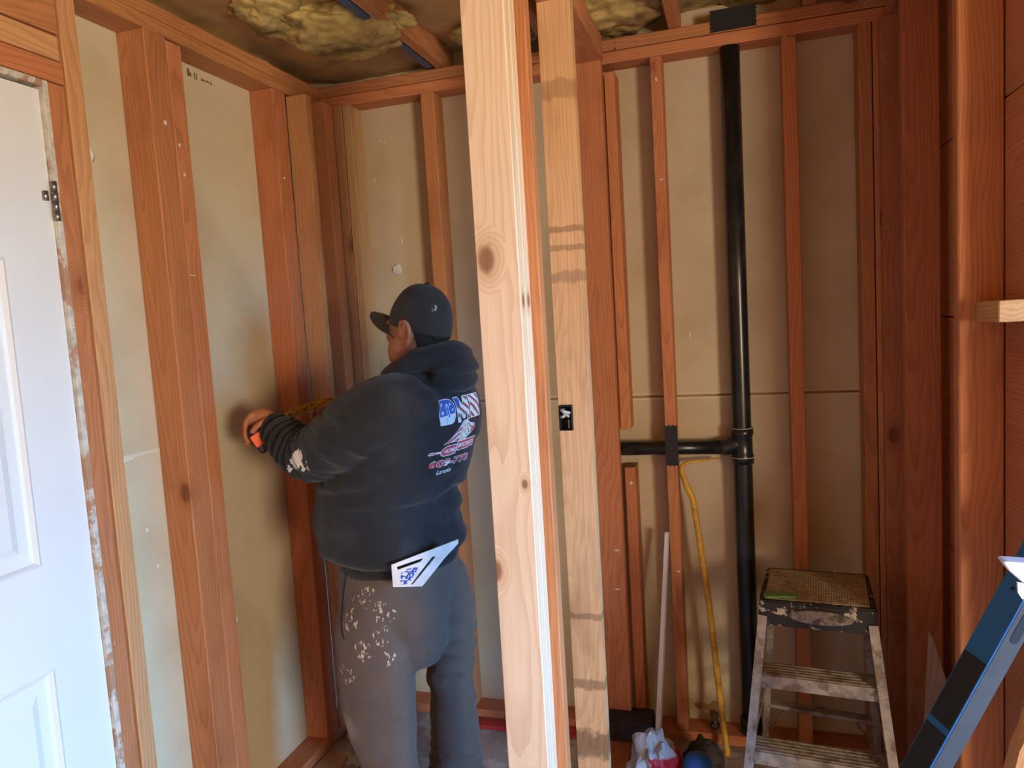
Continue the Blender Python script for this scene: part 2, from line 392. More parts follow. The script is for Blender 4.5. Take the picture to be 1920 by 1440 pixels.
# ---- right wall
wr = tag(empty('wall_right', (.55, 2.1, 0)), kind='structure')
for (x0, y0, th, cl) in ((.478, 1.854, .042, OLD), (.456, 2.276, .040, RED), (.437, 2.470, .038, RED)):
    board('stud', x0, x0+.089, y0, y0+th, .04, TOPZ, wr, jit(cl, .02))
board('top_plate', .456, .56, 1.71, 2.50, TOPZ, TOPZ+.037, wr, jit(RED), axis='y'); board('top_plate', .456, .56, 1.71, 2.50, TOPZ+.0385, TOPZ+.076, wr, jit(RED), axis='y')
board('bottom_plate', .456, .56, 1.71, 2.50, .001, .039, wr, jit(RED), axis='y')
for i, (z0, z1, cl) in enumerate(((.0, .36, RED), (.363, .80, RED), (.803, 1.455, RED), (1.458, 1.93, OLD), (1.933, 2.42, OLD))):
    board('sheathing_board', .569, .590, 1.705, 2.60, z0+.001, z1, wr, jit(cl, .03), axis='y')
board('blocking', .512, .568, 1.71, 1.852, 1.458, 1.502, wr, jit(TAN), axis='y'); 

box('light_seal', .592, .61, 1.705, 2.64, 0, 2.75, MAT['kraft'], wr, bev=0)  # added unseen backing, blocks sky light at the gaps between the boards
# ---- ceiling
ce = tag(empty('ceiling', (0, 0, 2.42)), kind='structure')
box('subfloor', -1.62, 2.3, -2.7, 2.7, 2.70, 2.72, MAT['kraft'], ce, bev=0)
for k, x in enumerate((-.965, -.56, -.155, .25, .66, 1.07, 1.48, 1.9)):
    board('joist', x-.019, x+.019, -2.6, 2.60, 2.4225, 2.61, ce, jit(OLD, .06), axis='y')
def batt(x0, x1, y0, y1, z, mat, amp, name='insulation_batt', seed=0, nx=18, ny=60, sag=.02):
    v, f = [], []
    for j in range(ny+1):
        for i in range(nx+1):
            x = x0+(x1-x0)*i/nx; y = y0+(y1-y0)*j/ny
            h = mnoise.fractal(Vector((x*6+seed, y*5, seed*3.1)), 1.0, 2.0, 4)*amp - sag*math.sin(math.pi*i/nx)
            v.append((x, y, z+h-2.42))
    m_ = nx+1
    for j in range(ny):
        for i in range(nx):
            a = j*m_+i; f.append((a, a+m_, a+m_+1, a+1))
    k0 = len(v)
    v += [(x0, y0, .2), (x1, y0, .2), (x1, y1, .2), (x0, y1, .2)]
    f += [(k0, k0+3, k0+2, k0+1)]
    return link(name, mesh(name, v, f, True), MAT[mat], ce)
for k, (x0, x1, mat, z, amp) in enumerate(((-1.56, -.985, 'kraft', 2.475, .012), (-.945, -.58, 'kraft', 2.50, .02), (-.54, -.175, 'yellow_fibre', 2.485, .035),
                                   (-.135, .23, 'yellow_fibre', 2.50, .03), (.27, .64, 'yellow_fibre', 2.50, .03), (.68, 1.05, 'kraft', 2.5, .012), (1.09, 1.46, 'kraft', 2.5, .012), (1.5, 1.88, 'kraft', 2.5, .012))):
    batt(x0, x1, -2.6, 2.595, z, mat, amp, seed=k*7.7)
# torn yellow wool hanging out of the paper facing
def wool(cx, cy, cz, ax, ay, az, seed, mat):
    bm = bmesh.new(); bmesh.ops.create_icosphere(bm, subdivisions=5, radius=1)
    for v in bm.verts:
        p = v.co.copy(); n1 = mnoise.fractal(p*1.7+Vector((seed, 0, 0)), 1, 2, 5); n2 = mnoise.ridged_multi_fractal(p*2.6+Vector((0, seed, 0)), 1, 2, 4, 1, 2)
        k = 1+.34*n1+.12*(n2-1)
        v.co = Vector((p.x*ax*k, p.y*ay*k, p.z*az*k))
    o_ = link('hanging_wool', from_bm('hanging_wool', bm, True), MAT[mat], ce); o_.location = (cx, cy, cz-2.42); return o_
wool(-1.13, 2.13, 2.452, .20, .17, .06, 3.3, 'yellow_fibre')
wool(-1.27, 1.98, 2.462, .10, .16, .04, 8.3, 'yellow_fibre')
wool(-.72, 2.40, 2.47, .12, .12, .06, 5.1, 'yellow_fibre')
wool(-.36, 2.45, 2.475, .15, .16, .05, 1.1, 'yellow_fibre')
b_ = box('blue_strip', -1.018, -.990, 1.70, 2.50, 2.4245, 2.455, MAT['blue_film'], ce, bev=.001)

# ---- rest of the room behind the photographer
w_ = box('wall_rear', -1.6, 2.3, -2.7, -2.6, 0, 2.6, MAT['rough_wall'], bev=0); tag(w_, kind='structure')
wf = tag(empty('wall_far_right', (2.25, 0, 0)), kind='structure')
box('drywall_panel', 2.2, 2.3, -2.6, DY0, 0, 2.6, MAT['rough_wall'], wf, bev=0)
box('drywall_panel', 2.2, 2.3, DY1, 1.75, 0, 2.6, MAT['rough_wall'], wf, bev=0)
box('drywall_panel', 2.2, 2.3, DY0, DY1, 2.05, 2.6, MAT['rough_wall'], wf, bev=0)
w_ = box('wall_side', .612, 2.199, 1.722, 1.84, 0, 2.6, MAT['rough_wall'], bev=0); tag(w_, kind='structure')

# ---- door in the left wall
d1 = tag(empty('door_1', (-1.47, .92, 0)), kind='structure')
def door_slab():
    # raised-panel slab in local YZ, front towards +X
    ys = [-.41, -.285, -.04, .04, .268, .41]; ys = [.515, .645, .885, .955, 1.193, 1.322]
    zs = [.02, .255, .815, 1.045, 1.72, 1.80, 1.985, 2.098]
    pan_y = {1, 3}; pan_z = {1, 3, 5}
    v, f = [], []
    def quad(a, b, c_, d): k = len(v); v.extend((a, b, c_, d)); f.append((k, k+1, k+2, k+3))
    X = 0.0
    def P(y, z, x=0): return (x, y-.92, z)
    for i in range(5):
        for j in range(7):
            y0, y1, z0, z1 = ys[i], ys[i+1], zs[j], zs[j+1]
            if i in pan_y and j in pan_z:
                lv = [(0, 0), (.006, .003), (.012, -.006), (.020, -.009), (.042, -.009), (.060, -.002)]
                for (d0, h0), (d1_, h1) in zip(lv, lv[1:]):
                    a = [P(y0+d0, z0+d0, h0), P(y1-d0, z0+d0, h0), P(y1-d0, z1-d0, h0), P(y0+d0, z1-d0, h0)]
                    b = [P(y0+d1_, z0+d1_, h1), P(y1-d1_, z0+d1_, h1), P(y1-d1_, z1-d1_, h1), P(y0+d1_, z1-d1_, h1)]
                    for q in range(4): quad(a[q], a[(q+1) % 4], b[(q+1) % 4], b[q])
                d0, h0 = lv[-1]; quad(P(y0+d0, z0+d0, h0), P(y1-d0, z0+d0, h0), P(y1-d0, z1-d0, h0), P(y0+d0, z1-d0, h0))
            else: quad(P(y0, z0), P(y1, z0), P(y1, z1), P(y0, z1))
    b0, b1, t0, t1 = ys[0], ys[-1], zs[0], zs[-1]
    for a, b in (((b0, t0), (b1, t0)), ((b1, t0), (b1, t1)), ((b1, t1), (b0, t1)), ((b0, t1), (b0, t0))):
        quad(P(*b), P(*a), P(*a, -.04), P(*b, -.04))
    quad(P(b0, t0, -.04), P(b0, t1, -.04), P(b1, t1, -.04), P(b1, t0, -.04))
    bm = bmesh.new(); me = mesh('door_slab', v, f); bm.from_mesh(me); bmesh.ops.remove_doubles(bm, verts=bm.verts, dist=1e-5); bmesh.ops.recalc_face_normals(bm, faces=bm.faces)
    return from_bm('door_slab', bm)
box('light_seal', XLb-.03, XLb-.0135, .50, 1.34, 0, 2.12, MAT['kraft'], wl, bev=0)  # added panel behind the door, blocks sky light round the slab
link('door_slab', door_slab(), MAT['white_paint'], d1)
box('jamb', -1.555, XL+.003, 1.3235, 1.3365, 0, 2.119, MAT['old_trim_paint'], d1, .001)
box('jamb', -1.555, XL+.003, .498, .511, 0, 2.119, MAT['old_trim_paint'], d1, .001)
box('jamb', -1.555, XL+.003, .512, 1.3230, 2.1045, 2.119, MAT['old_trim_paint'], d1, .001)
for hz in (1.862, .25):
    h = empty('hinge', (.012, 1.3225-.92, hz), d1)
    for k in range(5):
        m_ = lathe_mesh('knuckle', [(0, -.0105), (.0068, -.0105), (.0068, .0105), (0, .0105)], 14); oo = link('knuckle', m_, MAT['steel'], h); oo.location = (0, 0, (k-2)*.0222)
    box('hinge_leaf', -1.4705, -1.468, 1.295, 1.3195, hz-.054, hz+.054, MAT['steel'], None, .0005).parent = h
    h.children[-1].location = (-.0095, -.016, 0)

# ------------------------------------------------------------------ plumbing
simple('cable_yellow', (.66, .35, .035), .5, var=.3, scale=70, dirt=.6, dirtcol=(.30, .19, .05), dscale=40, lo=.52, hi=.62)
simple('galvanised', (.30, .27, .24), .5, .7, var=.4, scale=50)
simple('white_plastic', (.78, .78, .80), .5, var=.06)
dp = tag(empty('drain_pipe', (.0135, 2.541, 0)), 'glossy black plastic drain stack with a tee and branch against the back wall', 'pipe')
RS = .031
o = link('stack_pipe', lathe_mesh('stack_pipe', [(0, .075), (RS, .075), (RS, .20), (RS, 1.0), (RS, 1.6), (RS, 2.344), (0, 2.344)], 36), MAT['abs_black'], dp)
tee = link('tee_fitting', lathe_mesh('tee_fitting', [(RS, .993), (.0365, .994), (.037, 1.022), (.0335, 1.028), (.0335, 1.086), (.037, 1.092), (.037, 1.113), (RS, 1.114)], 36), MAT['abs_black'], dp)
for z in (1.0155, 1.1145):
    o = link('collar_line', lathe_mesh('collar_line', [(RS+.0062, z-.0012), (RS+.0068, z), (RS+.0062, z+.0012), (RS, z)], 36), MAT['print_grey'], tee)
prof = [(0.02, 1.062), (-.02, 1.058), (-.045, 1.052), (-.06, 1.049)]
o = link('branch_hub', tube_mesh('branch_hub', [(.0, -.002, 1.060), (-.022, -.002, 1.060), (-.04, -.002, 1.054), (-.052, -.002, 1.050), (-.066, -.002, 1.049), (-.070, -.002, 1.049)], [.027, .028, .028, .0285, .0285, .0245], 26), MAT['abs_black'], dp)
o = link('branch_pipe', tube_mesh('branch_pipe', [(-.066, -.002, 1.049), (-.25, -.002, 1.0475), (-.52, -.002, 1.045)], .0242, 26), MAT['abs_black'], dp)
o = link('bottom_collar', lathe_mesh('bottom_collar', [(RS, .10), (.0365, .098), (.037, .05), (.034, .041), (0, .0405)], 36), MAT['abs_black'], dp)

def serrated(name, w, h, t, teeth, axis='v'):
    pts = []
    if axis == 'v':
        for i in range(teeth*2+1): pts.append((-w/2+w*i/(teeth*2), -h/2+(.006 if i % 2 else 0)))
        for i in range(teeth*2, -1, -1): pts.append((-w/2+w*i/(teeth*2), h/2-(.006 if i % 2 else 0)))
    else:
        for i in range(teeth*2+1): pts.append((w/2-(.004 if i % 2 else 0), -h/2+h*i/(teeth*2)))
        for i in range(teeth*2, -1, -1): pts.append((-w/2+(.004 if i % 2 else 0), -h/2+h*i/(teeth*2)))
    return prism_mesh(name, pts, t)
o = link('nail_plate', serrated('nail_plate', .042, .144, .002, 3), MAT['plate_black']); o.location = (-.2165, YB-.0016, 1.0605)
tag(o, 'upright black nail plate with jagged ends on the stud crossed by the branch pipe', 'nail plate')
o = link('nail_plate', serrated('nail_plate', .142, .066, .002, 5, 'h'), MAT['plate_black']); o.location = (.0265, YB-.003, 2.4195); o.rotation_euler.y = -.01
tag(o, 'wide black nail plate on the top plates above the drain stack', 'nail plate')

pts = [(-.065, 2.553, 1.006), (-.0847, 2.548, 1.006), (-.13, 2.535, 1.003), (-.170, 2.525, .998), (-.185, 2.52, .985), (-.186, 2.52, .966), (-.172, 2.515, .92), (-.153, 2.512, .872), (-.143, 2.51, .80), (-.130, 2.505, .68), (-.110, 2.502, .49), (-.098, 2.50, .33), (-.087, 2.49, .19), (-.075, 2.46, .08), (-.066, 2.43, .012)]
sm = catmull(pts, 6); kn = len(sm)
o = link('yellow_cable', tube_mesh('yellow_cable', sm, [.0048+.0060*min(1, max(0, (i/kn-.1)/.35)) for i in range(kn)], 12, flat=[.75]*kn, twist=[1.2-1.2*min(1, i/kn*2.2) for i in range(kn)]), MAT['cable_yellow'])
tag(o, 'thick yellow cable hanging from under the branch pipe to the floor', 'cable')

ps = tag(empty('pipe_stub', (-.109, 2.585, .064)), 'short galvanised pipe stub poking out of the back wall near the floor', 'pipe')
o = link('stub_pipe', tube_mesh('stub_pipe', [(0, .012, 0), (0, -.045, 0)], .0125, 20), MAT['galvanised'], ps)
o = link('stub_collar', tube_mesh('stub_collar', [(0, -.040, 0), (0, -.0405, 0), (0, -.062, 0)], [.013, .0175, .0175], 20, cap=False), MAT['galvanised'], ps)

# white strip leaning on the wall
o = link('white_trim_strip', prism_mesh('white_trim_strip', [(-.009, -.385), (.009, -.385), (.0055, .385), (-.0055, .385)], .024, .0008), MAT['white_plastic'])
align(o, (-.296, 2.395, .014), (-.243, 2.490, .752), roll=.35); tag(o, 'thin white trim strip leaning between the studs near the yellow cable', 'trim strip')

# outlet box let into the weathered stud
simple('box_dark', (.02, .021, .024), .5)
simple('wire_grey', (.5, .5, .48), .6, var=.4, scale=80)
eb = tag(empty('outlet_box', (-.4505, 1.972, 1.2435)), 'dark electrical box with chalky wire ends notched into the weathered stud', 'electrical box')
bm = bmesh.new(); W2, H2, T2 = .0185, .0345, .002
add_box(bm, -W2, W2, .018, .020, -H2, H2); add_box(bm, -W2, -W2+T2, -.026, .018, -H2, H2); add_box(bm, W2-T2, W2, -.026, .018, -H2, H2)
add_box(bm, -W2+T2, W2-T2, -.026, .018, -H2, -H2+T2); add_box(bm, -W2+T2, W2-T2, -.026, .018, H2-T2, H2)
link('box_shell', from_bm('box_shell', bm), MAT['box_dark'], eb)
for k, pp in enumerate(([(-.012, .012, .012), (-.008, -.018, .016), (.002, -.03, .012), (.008, -.022, .005)], [(-.01, .012, .02), (-.012, -.02, .022), (-.002, -.034, .02), (.012, -.02, .014)], [(-.014, .01, 0), (-.012, -.02, .004), (-.004, -.03, .006), (.004, -.02, .015)])):
    link('wire', tube_mesh('wire', catmull(pp, 5), .0042, 8), MAT['wire_grey'], eb)
o = link('screw_bracket', prism_mesh('screw_bracket', [(-.002, -.014), (.002, -.014), (.002, .010), (-.002, .010)], .002), MAT['steel'], eb); o.location = (.009, -.026, -.014)

# ------------------------------------------------------------------ step ladder
simple('ladder_alu', (.42, .36, .30), .55, .35, var=.45, scale=30, dirt=.75, dirtcol=(.16, .11, .07), dscale=26, lo=.5, hi=.62, bmp=.2)
simple('ladder_plastic', (.018, .016, .015), .55, var=.3, dirt=.95, dirtcol=(.50, .42, .34), dscale=22, lo=.55, hi=.6)
simple('ladder_tread', (.40, .30, .19), .8, var=.4, scale=60, dirt=.5, dirtcol=(.5, .45, .36), dscale=12)
simple('green_plastic', (.11, .24, .05), .6, var=.2)
ld = tag(empty('step_ladder', (.194, 2.12, 0), rz=-.10), 'paint-splashed aluminium step ladder with a black top platform', 'step ladder')
def strut(name, a, b, w, d, mat, parent, roll=0., bev=.0015):
    L_ = (Vector(b)-Vector(a)).length
    bm = bmesh.new(); add_box(bm, -w/2, w/2, -d/2, d/2, -L_/2, L_/2, bev)
    o = link(name, from_bm(name, bm), mat, parent); align(o, a, b, roll); return o
def crail(name, a, b, w, d, side, parent):
    """channel-section ladder rail, web outside"""
    L_ = (Vector(b)-Vector(a)).length; t = .0022
    poly = [(-w/2, -d/2), (w/2, -d/2), (w/2, -d/2+t), (-w/2+t, -d/2+t), (-w/2+t, d/2-t), (w/2, d/2-t), (w/2, d/2), (-w/2, d/2)]
    v = [(x*side, y, -L_/2) for x, y in poly]+[(x*side, y, L_/2) for x, y in poly]; n = 8
    f = [(i, (i+1) % n, n+(i+1) % n, n+i) for i in range(n)]
    f += [(0, 1, 2, 3), (0, 3, 4, 7), (4, 5, 6, 7), (8, 11, 10, 9), (8, 15, 12, 11), (12, 15, 14, 13)]
    if side < 0: f = [q[::-1] for q in f]
    o = link(name, mesh(name, v, f), MAT['ladder_alu'], parent)
    a, b = Vector(a), Vector(b); zz = (b-a).normalized(); xx = (Vector((1, 0, 0))-zz*zz.x).normalized(); yy = zz.cross(xx)
    m3 = Matrix((xx, yy, zz)).transposed(); o.matrix_local = Matrix.Translation((a+b)/2) @ m3.to_4x4(); return o
zt = .68
for sd in (-1, 1):
    r_ = crail('front_rail', (sd*.209, -.115, .012), (sd*.142, .016, zt-.045), .024, .052, sd, ld)
    fo = box('rubber_foot', 0, .03, 0, .06, 0, .03, MAT['ladder_plastic'], None, .003); fo.parent = r_; fo.location = (0, 0, -.325)
    crail('rear_rail', (sd*.175, .350, .012), (sd*.128, .235, zt-.045), .02, .034, sd, ld)
    strut('spreader', (sd*.170, -.035, .30), (sd*.155, .30, .30), .004, .016, MAT['ladder_alu'], ld)
def tread(z, y, hw):
    bm = bmesh.new()
    add_box(bm, -hw, hw, y, y+.082, z-.004, z)
    for k in range(5): add_box(bm, -hw, hw, y+.006+k*.016, y+.012+k*.016, z, z+.003)
    add_box(bm, -hw, hw, y-.002, y+.001, z-.036, z+.001, 0)
    add_box(bm, -hw, hw, y+.080, y+.083, z-.03, z)
    o = link('step', from_bm('step', bm), MAT['ladder_alu'], ld); return o
tread(.473, -.030, .150); tread(.266, -.074, .171)
for z, y in ((.455, -.031), (.248, -.075)):
    for sd in (-1, 1):
        o = link('rivet', lathe_mesh('rivet', [(0, .003), (.004, .002), (.005, 0)], 10), MAT['steel'], ld); o.rotation_euler.x = math.pi/2; o.location = (sd*(.163 if z > .4 else .184), y-.004, z)
# wavy rear brace bar
pts = [(-.16, .318, .205), (-.10, .318, .200), (-.02, .318, .190), (.06, .318, .186), (.12, .318, .184), (.16, .318, .186)]
strut('rear_brace', (-.158, .316, .205), (.158, .316, .193), .012, .040, MAT['ladder_alu'], ld, roll=math.pi/2)
strut('diagonal_brace', (-.150, .312, .120), (-.105, .312, .188), .012, .004, MAT['ladder_alu'], ld); strut('diagonal_brace', (.150, .312, .120), (.105, .312, .182), .012, .004, MAT['ladder_alu'], ld)
# platform
bm = bmesh.new()
pv = [(-.150, 0), (.150, 0), (.153, .01), (.147, .275), (.14, .285), (-.14, .285), (-.147, .275), (-.153, .01)]
a = [bm.verts.new((x, y, zt)) for x, y in pv]; b2 = [bm.verts.new((x*1.02, y*1.0-(.006 if y < .02 else 0), zt-.07)) for x, y in pv]
bm.faces.new(a); bm.faces.new(b2[::-1]); n_ = len(pv)
for i in range(n_): bm.faces.new((a[i], b2[i], b2[(i+1) % n_], a[(i+1) % n_]))
bmesh.ops.recalc_face_normals(bm, faces=bm.faces); bmesh.ops.bevel(bm, geom=[e_ for e_ in bm.edges], offset=.004, segments=2, affect='EDGES')
plat = link('platform', from_bm('platform', bm), MAT['ladder_plastic'], ld)
bm = bmesh.new(); add_box(bm, -.136, .136, .018, .268, zt, zt+.002, .0006)
for i in range(38):
    for j in range(17):
        x = -.130+i*.00685; y = .024+j*.0143; add_box(bm, x, x+.0045, y, y+.0105, zt+.002, zt+.0036)
tr = link('grip_tread', from_bm('grip_tread', bm), MAT['ladder_tread'], plat)
el = [(.085*math.cos(t_*2*math.pi/28), .020*math.sin(t_*2*math.pi/28)) for t_ in range(28)]
o = link('oval_emblem', prism_mesh('oval_emblem', el, .004, .0012), None, plat)
simple('splashed_plastic', (.30, .23, .18), .7, var=.6, scale=45, dirt=.9, dirtcol=(.05, .04, .035), dscale=30, lo=.52, hi=.6); o.data.materials.append(MAT['splashed_plastic']); o.location = (.01, -.0055, zt-.034)
o = link('green_strip', prism_mesh('green_strip', [(-.044, -.013), (-.036, -.017), (.036, -.016), (.044, -.007), (.042, .014), (-.036, .015), (-.045, .008)], .006, .001), MAT['green_plastic'])
o.location = (.102, 2.162, zt+.0068); o.rotation_euler = (math.pi/2, 0, .12); tag(o, 'short green plastic strip lying on the ladder platform', 'strip')

# ------------------------------------------------------------------ spirit level, leaning in the right corner
simple('level_blue', (.018, .13, .33), .45, var=.15)
simple('level_grey', (.07, .055, .05), .55, .1, var=.2)
simple('level_black', (.012, .012, .014), .6)
LV0, LV1 = Vector((.095, 1.574, .018)), Vector((.680, 1.684, 1.20))
lv = tag(empty('spirit_level', LV0), 'blue and grey spirit level leaning against the right wall', 'spirit level')
LL = (LV1-LV0).length; lu = (LV1-LV0).normalized()
lc = Vector((-.45, -1.7, .83)); lc = (lc-lu*lc.dot(lu)).normalized(); le = lu.cross(lc)
if le.x < 0: le = -le
AL = math.radians(40)
nW = math.cos(AL)*lc-math.sin(AL)*le; nE = math.sin(AL)*lc+math.cos(AL)*le
def lv_part(name, pts, faces, mat, parent=None, bev=0):
    bm = bmesh.new(); vv = [bm.verts.new(nE*a+nW*b+lu*l) for a, b, l in pts]
    for f in faces: bm.faces.new([vv[i] for i in f])
    bmesh.ops.recalc_face_normals(bm, faces=bm.faces)
    if bev: bmesh.ops.bevel(bm, geom=list(bm.edges), offset=bev, segments=1, affect='EDGES')
    return link(name, from_bm(name, bm), MAT[mat], parent or lv)
BF = ((0,1,2,3),(4,5,6,7),(0,1,5,4),(1,2,6,5),(2,3,7,6),(3,0,4,7))
def lbox(name, a0, a1, b0, b1, l0, l1, mat, parent=None, bev=.001):
    return lv_part(name, [(a0,b0,l0),(a1,b0,l0),(a1,b1,l0),(a0,b1,l0),(a0,b0,l1),(a1,b0,l1),(a1,b1,l1),(a0,b1,l1)], BF, mat, parent, bev)
def lslot(name, ca, cb, l0, l1, hw, t, face, mat, parent=None):
    """stadium-shaped inset plate on the wide (W) or edge (E) face"""
    pts = []
    for k in range(9): th = math.pi*k/8; pts.append((hw*math.cos(th), l1-hw+hw*math.sin(th)))
    for k in range(9): th = math.pi+math.pi*k/8; pts.append((hw*math.cos(th), l0+hw+hw*math.sin(th)))
    n = len(pts)
    P3 = [((ca+x, cb, l) if face == 'W' else (ca, cb+x, l)) for x, l in pts]+[((ca+x, cb+t, l) if face == 'W' else (ca+t, cb+x, l)) for x, l in pts]
    F3 = [tuple(range(n)), tuple(range(n, 2*n))]+[(i, (i+1) % n, n+(i+1) % n, n+i) for i in range(n)]
    return lv_part(name, P3, F3, mat, parent)
A_, B_ = .031, .026
lbox('level_body', -A_, A_, -B_, B_-.004, 0, LL, 'level_grey')
bp = lbox('blue_panel', -A_+.0005, A_-.0005, B_-.004, B_, .0, LL, 'level_blue')
for l0, l1 in ((.49, .675), (.69, .845)):
    ins = lbox('grip_inset', -A_+.004, A_-.001, B_, B_+.0015, l0, l1, 'level_black', bp)
    lslot('hand_slot', 0, B_+.0015, l0+.02, l1-.03, .0115, .0015, 'W', 'plate_black', ins)
lslot('edge_slot', A_, -.002, .905, .975, .011, .001, 'E', 'level_black')
lslot('rivet', 0, B_, 1.0, 1.0085, .004, .001, 'W', 'level_black', bp)
for l0, l1 in ((-.004, .012), (LL-.012, LL+.004)): lbox('end_cap', -A_-.001, A_+.001, -B_-.001, B_+.001, l0, l1, 'level_black')

# white plastic bracket hooked over the level
wbk = tag(empty('white_bracket', (.503, 1.594, .963)), 'white wedge-shaped plastic bracket with a holed tab resting on the spirit level', 'bracket')
def local_prism(name, poly, t, mat, parent, ax=lambda x, y, z: (x, y, z)):
    me = prism_mesh(name, poly, t, .002)
    return link(name, me, MAT[mat], parent)
o = local_prism('bracket_wedge', [(-.026, .042), (-.020, .044), (.070, .040), (.070, .0), (.030, -.004), (.006, .004), (-.016, .026)], .036, 'white_plastic', wbk); o.location = (0, -.008, 0)
o = link('bracket_tab', holed('bracket_tab', [(-.004, .006), (.024, .002), (.026, -.016), (.016, -.026), (.004, -.026), (-.003, -.014)], [(.012+.005*math.cos(k*.785), -.012+.0038*math.sin(k*.785)) for k in range(8)], .006), MAT['white_plastic'], wbk); o.location = (0, -.030, 0)

# pointed offcut leaning in the right bay
o = link('pointed_offcut', prism_mesh('pointed_offcut', [(-.030, -.31), (.10, -.31), (.10, -.02), (.012, .318), (.004, .318)], .03, .0015), MAT['lumber'], color=(.42, .29, .19))
o.location = (.462, 2.09, .3125); o.rotation_euler = (0, 0, -.12); tag(o, 'pale pointed board offcut leaning between the dark right-hand studs', 'board')

# rough-sawn board end close by on the right
def rough_board():
    bm = bmesh.new(); rnd = random.Random(4); n = 34; H = .93
    L_, R2 = [], []
    for i in range(n+1):
        z = H*i/n; L_.append((-.05+rnd.uniform(-.004, .004)+.0*z, z)); R2.append((.07, z))
    poly = L_[::-1]+[(.07, 0), (.07, H)]
    poly = [(x, z) for x, z in L_]+[(.07, H), (.07, 0)]
    return prism_mesh('rough_board', poly, .038)
o = link('rough_board', rough_board(), MAT['lumber'], color=(.58, .28, .10)); o.location = (.235, 1.30, .018); o.rotation_euler = (0, .292, .0)
tag(o, 'rough-edged bright timber board leaning in front of the spirit level', 'board')

# ------------------------------------------------------------------ things on the floor
simple('bag_film', (.46, .41, .40), .5, var=.3, scale=12)
m, ns, ls, b = newmat('printed_bag', .5)
t = N(ns, 'ShaderNodeTexCoord'); v = t.outputs['Object']
n1 = noise_(ns, ls, v, 11, 2); vx = N(ns, 'ShaderNodeSeparateXYZ'); ls.new(v, vx.inputs[0])
msk = mth(ns, ls, 'MULTIPLY', rng(ns, ls, mth(ns, ls, 'ADD', vx.outputs['X'], mth(ns, ls, 'MULTIPLY', mth(ns, ls, 'SUBTRACT', n1, .5), .16)), -.02, -.014), rng(ns, ls, mth(ns, ls, 'ADD', vx.outputs['Z'], mth(ns, ls, 'MULTIPLY', mth(ns, ls, 'SUBTRACT', n1, .5), .10)), .150, .142))
ls.new(mix(ns, ls, (.36, .32, .31), (.40, .015, .03), msk), b.inputs['Base Color'])
def crumple(name, ax, ay, az, seed, mat, rough=.35, sub=4, peak=None):
    bm = bmesh.new(); bmesh.ops.create_icosphere(bm, subdivisions=sub, radius=1)
    for v_ in bm.verts:
        p = v_.co.copy(); k = 1+rough*mnoise.ridged_multi_fractal(p*1.6+Vector((seed, 0, 0)), 1, 2, 4, 1, 2)*.35+rough*mnoise.noise(p*2.2+Vector((0, seed, 0)))
        z = p.z*az*k
        v_.co = Vector((p.x*ax*k*(1-.35*max(0, p.z)), p.y*ay*k*(1-.35*max(0, p.z)), z))
    z0 = min(v_.co.z for v_ in bm.verts)
    for v_ in bm.verts: v_.co.z = max(0, v_.co.z-z0-.012)
    return from_bm(name, bm, False)
o = link('plastic_bag', crumple('plastic_bag', .070, .06, .090, 2.2, 'printed_bag', .40), MAT['printed_bag']); o.location = (-.285, 2.20, 0.001)
tag(o, 'crumpled grey plastic bag with red print on the floor below the white strip', 'bag')
simple('blue_plastic', (.02, .13, .45), .45, var=.15)
simple('navy_plastic', (.02, .025, .06), .5)
bc = tag(empty('blue_jar', (-.148, 2.165, .001)), 'dark jar with a blue domed cap and white ring beside the printed bag', 'jar'); bc.rotation_euler = (0, 0, .2)
link('jar_body', lathe_mesh('jar_body', [(0, 0), (.038, 0), (.041, .006), (.041, .085), (.038, .098), (0, .098)], 30), MAT['navy_plastic'], bc)
o = link('jar_ring', lathe_mesh('jar_ring', [(.037, .096), (.044, .098), (.045, .106), (.040, .109)], 30), MAT['white_plastic'], bc)
link('jar_cap', lathe_mesh('jar_cap', [(.0405, .106), (.0445, .112), (.0445, .132), (.041, .150), (.032, .164), (.018, .172), (0, .174)], 30), MAT['blue_plastic'], bc)
o = link('dark_rag', crumple('dark_rag', .055, .04, .06, 9.2, 'stain_dark', .3), MAT['stain_dark']); o.location = (-.14, 2.33, 0.001); tag(o, 'dark crumpled rag on the floor behind the blue-capped jar', 'rag')
simple('cardboard', (.42, .24, .12), .8, var=.25); simple('chalk_scrap', (.50, .44, .43), .85, var=.3, scale=30)
simple('red_plastic', (.42, .025, .025), .5, var=.3)
o = link('red_strip', prism_mesh('red_strip', [(-.26, -.008), (.26, -.008), (.26, .006), (-.26, .008)], .055, .003), MAT['red_plastic']); o.location = (-.80, 2.472, .0095); tag(o, 'red plastic strip lying along the foot of the back wall', 'strip')
def flat_scrap(name, poly, z, mat, label, cat, t=.010, rot=(0, 0, 0), color=None):
    cx = sum(p[0] for p in poly)/len(poly); cy = sum(p[1] for p in poly)/len(poly)
    me = prism_mesh(name, [(x-cx, cy-y) for x, y in poly], t, .001)
    o_ = link(name, me, MAT[mat], color=color); o_.rotation_euler = (math.pi/2+rot[0], rot[1], rot[2]); o_.location = (cx, cy, z+t/2+.0005)
    return tag(o_, label, cat)
flat_scrap('gypsum_scrap', [(-1.45, 2.38), (-1.35, 2.36), (-1.335, 2.31), (-1.395, 2.255), (-1.44, 2.30)], 0, 'chalk_scrap', 'pale gypsum scrap on the floor in the corner behind the worker', 'scrap')
flat_scrap('cardboard_piece', [(-1.455, 2.20), (-1.37, 2.19), (-1.35, 2.09), (-1.36, 2.0), (-1.452, 2.02)], 0, 'cardboard', 'torn brown cardboard piece on the floor against the left wall', 'cardboard', .004)
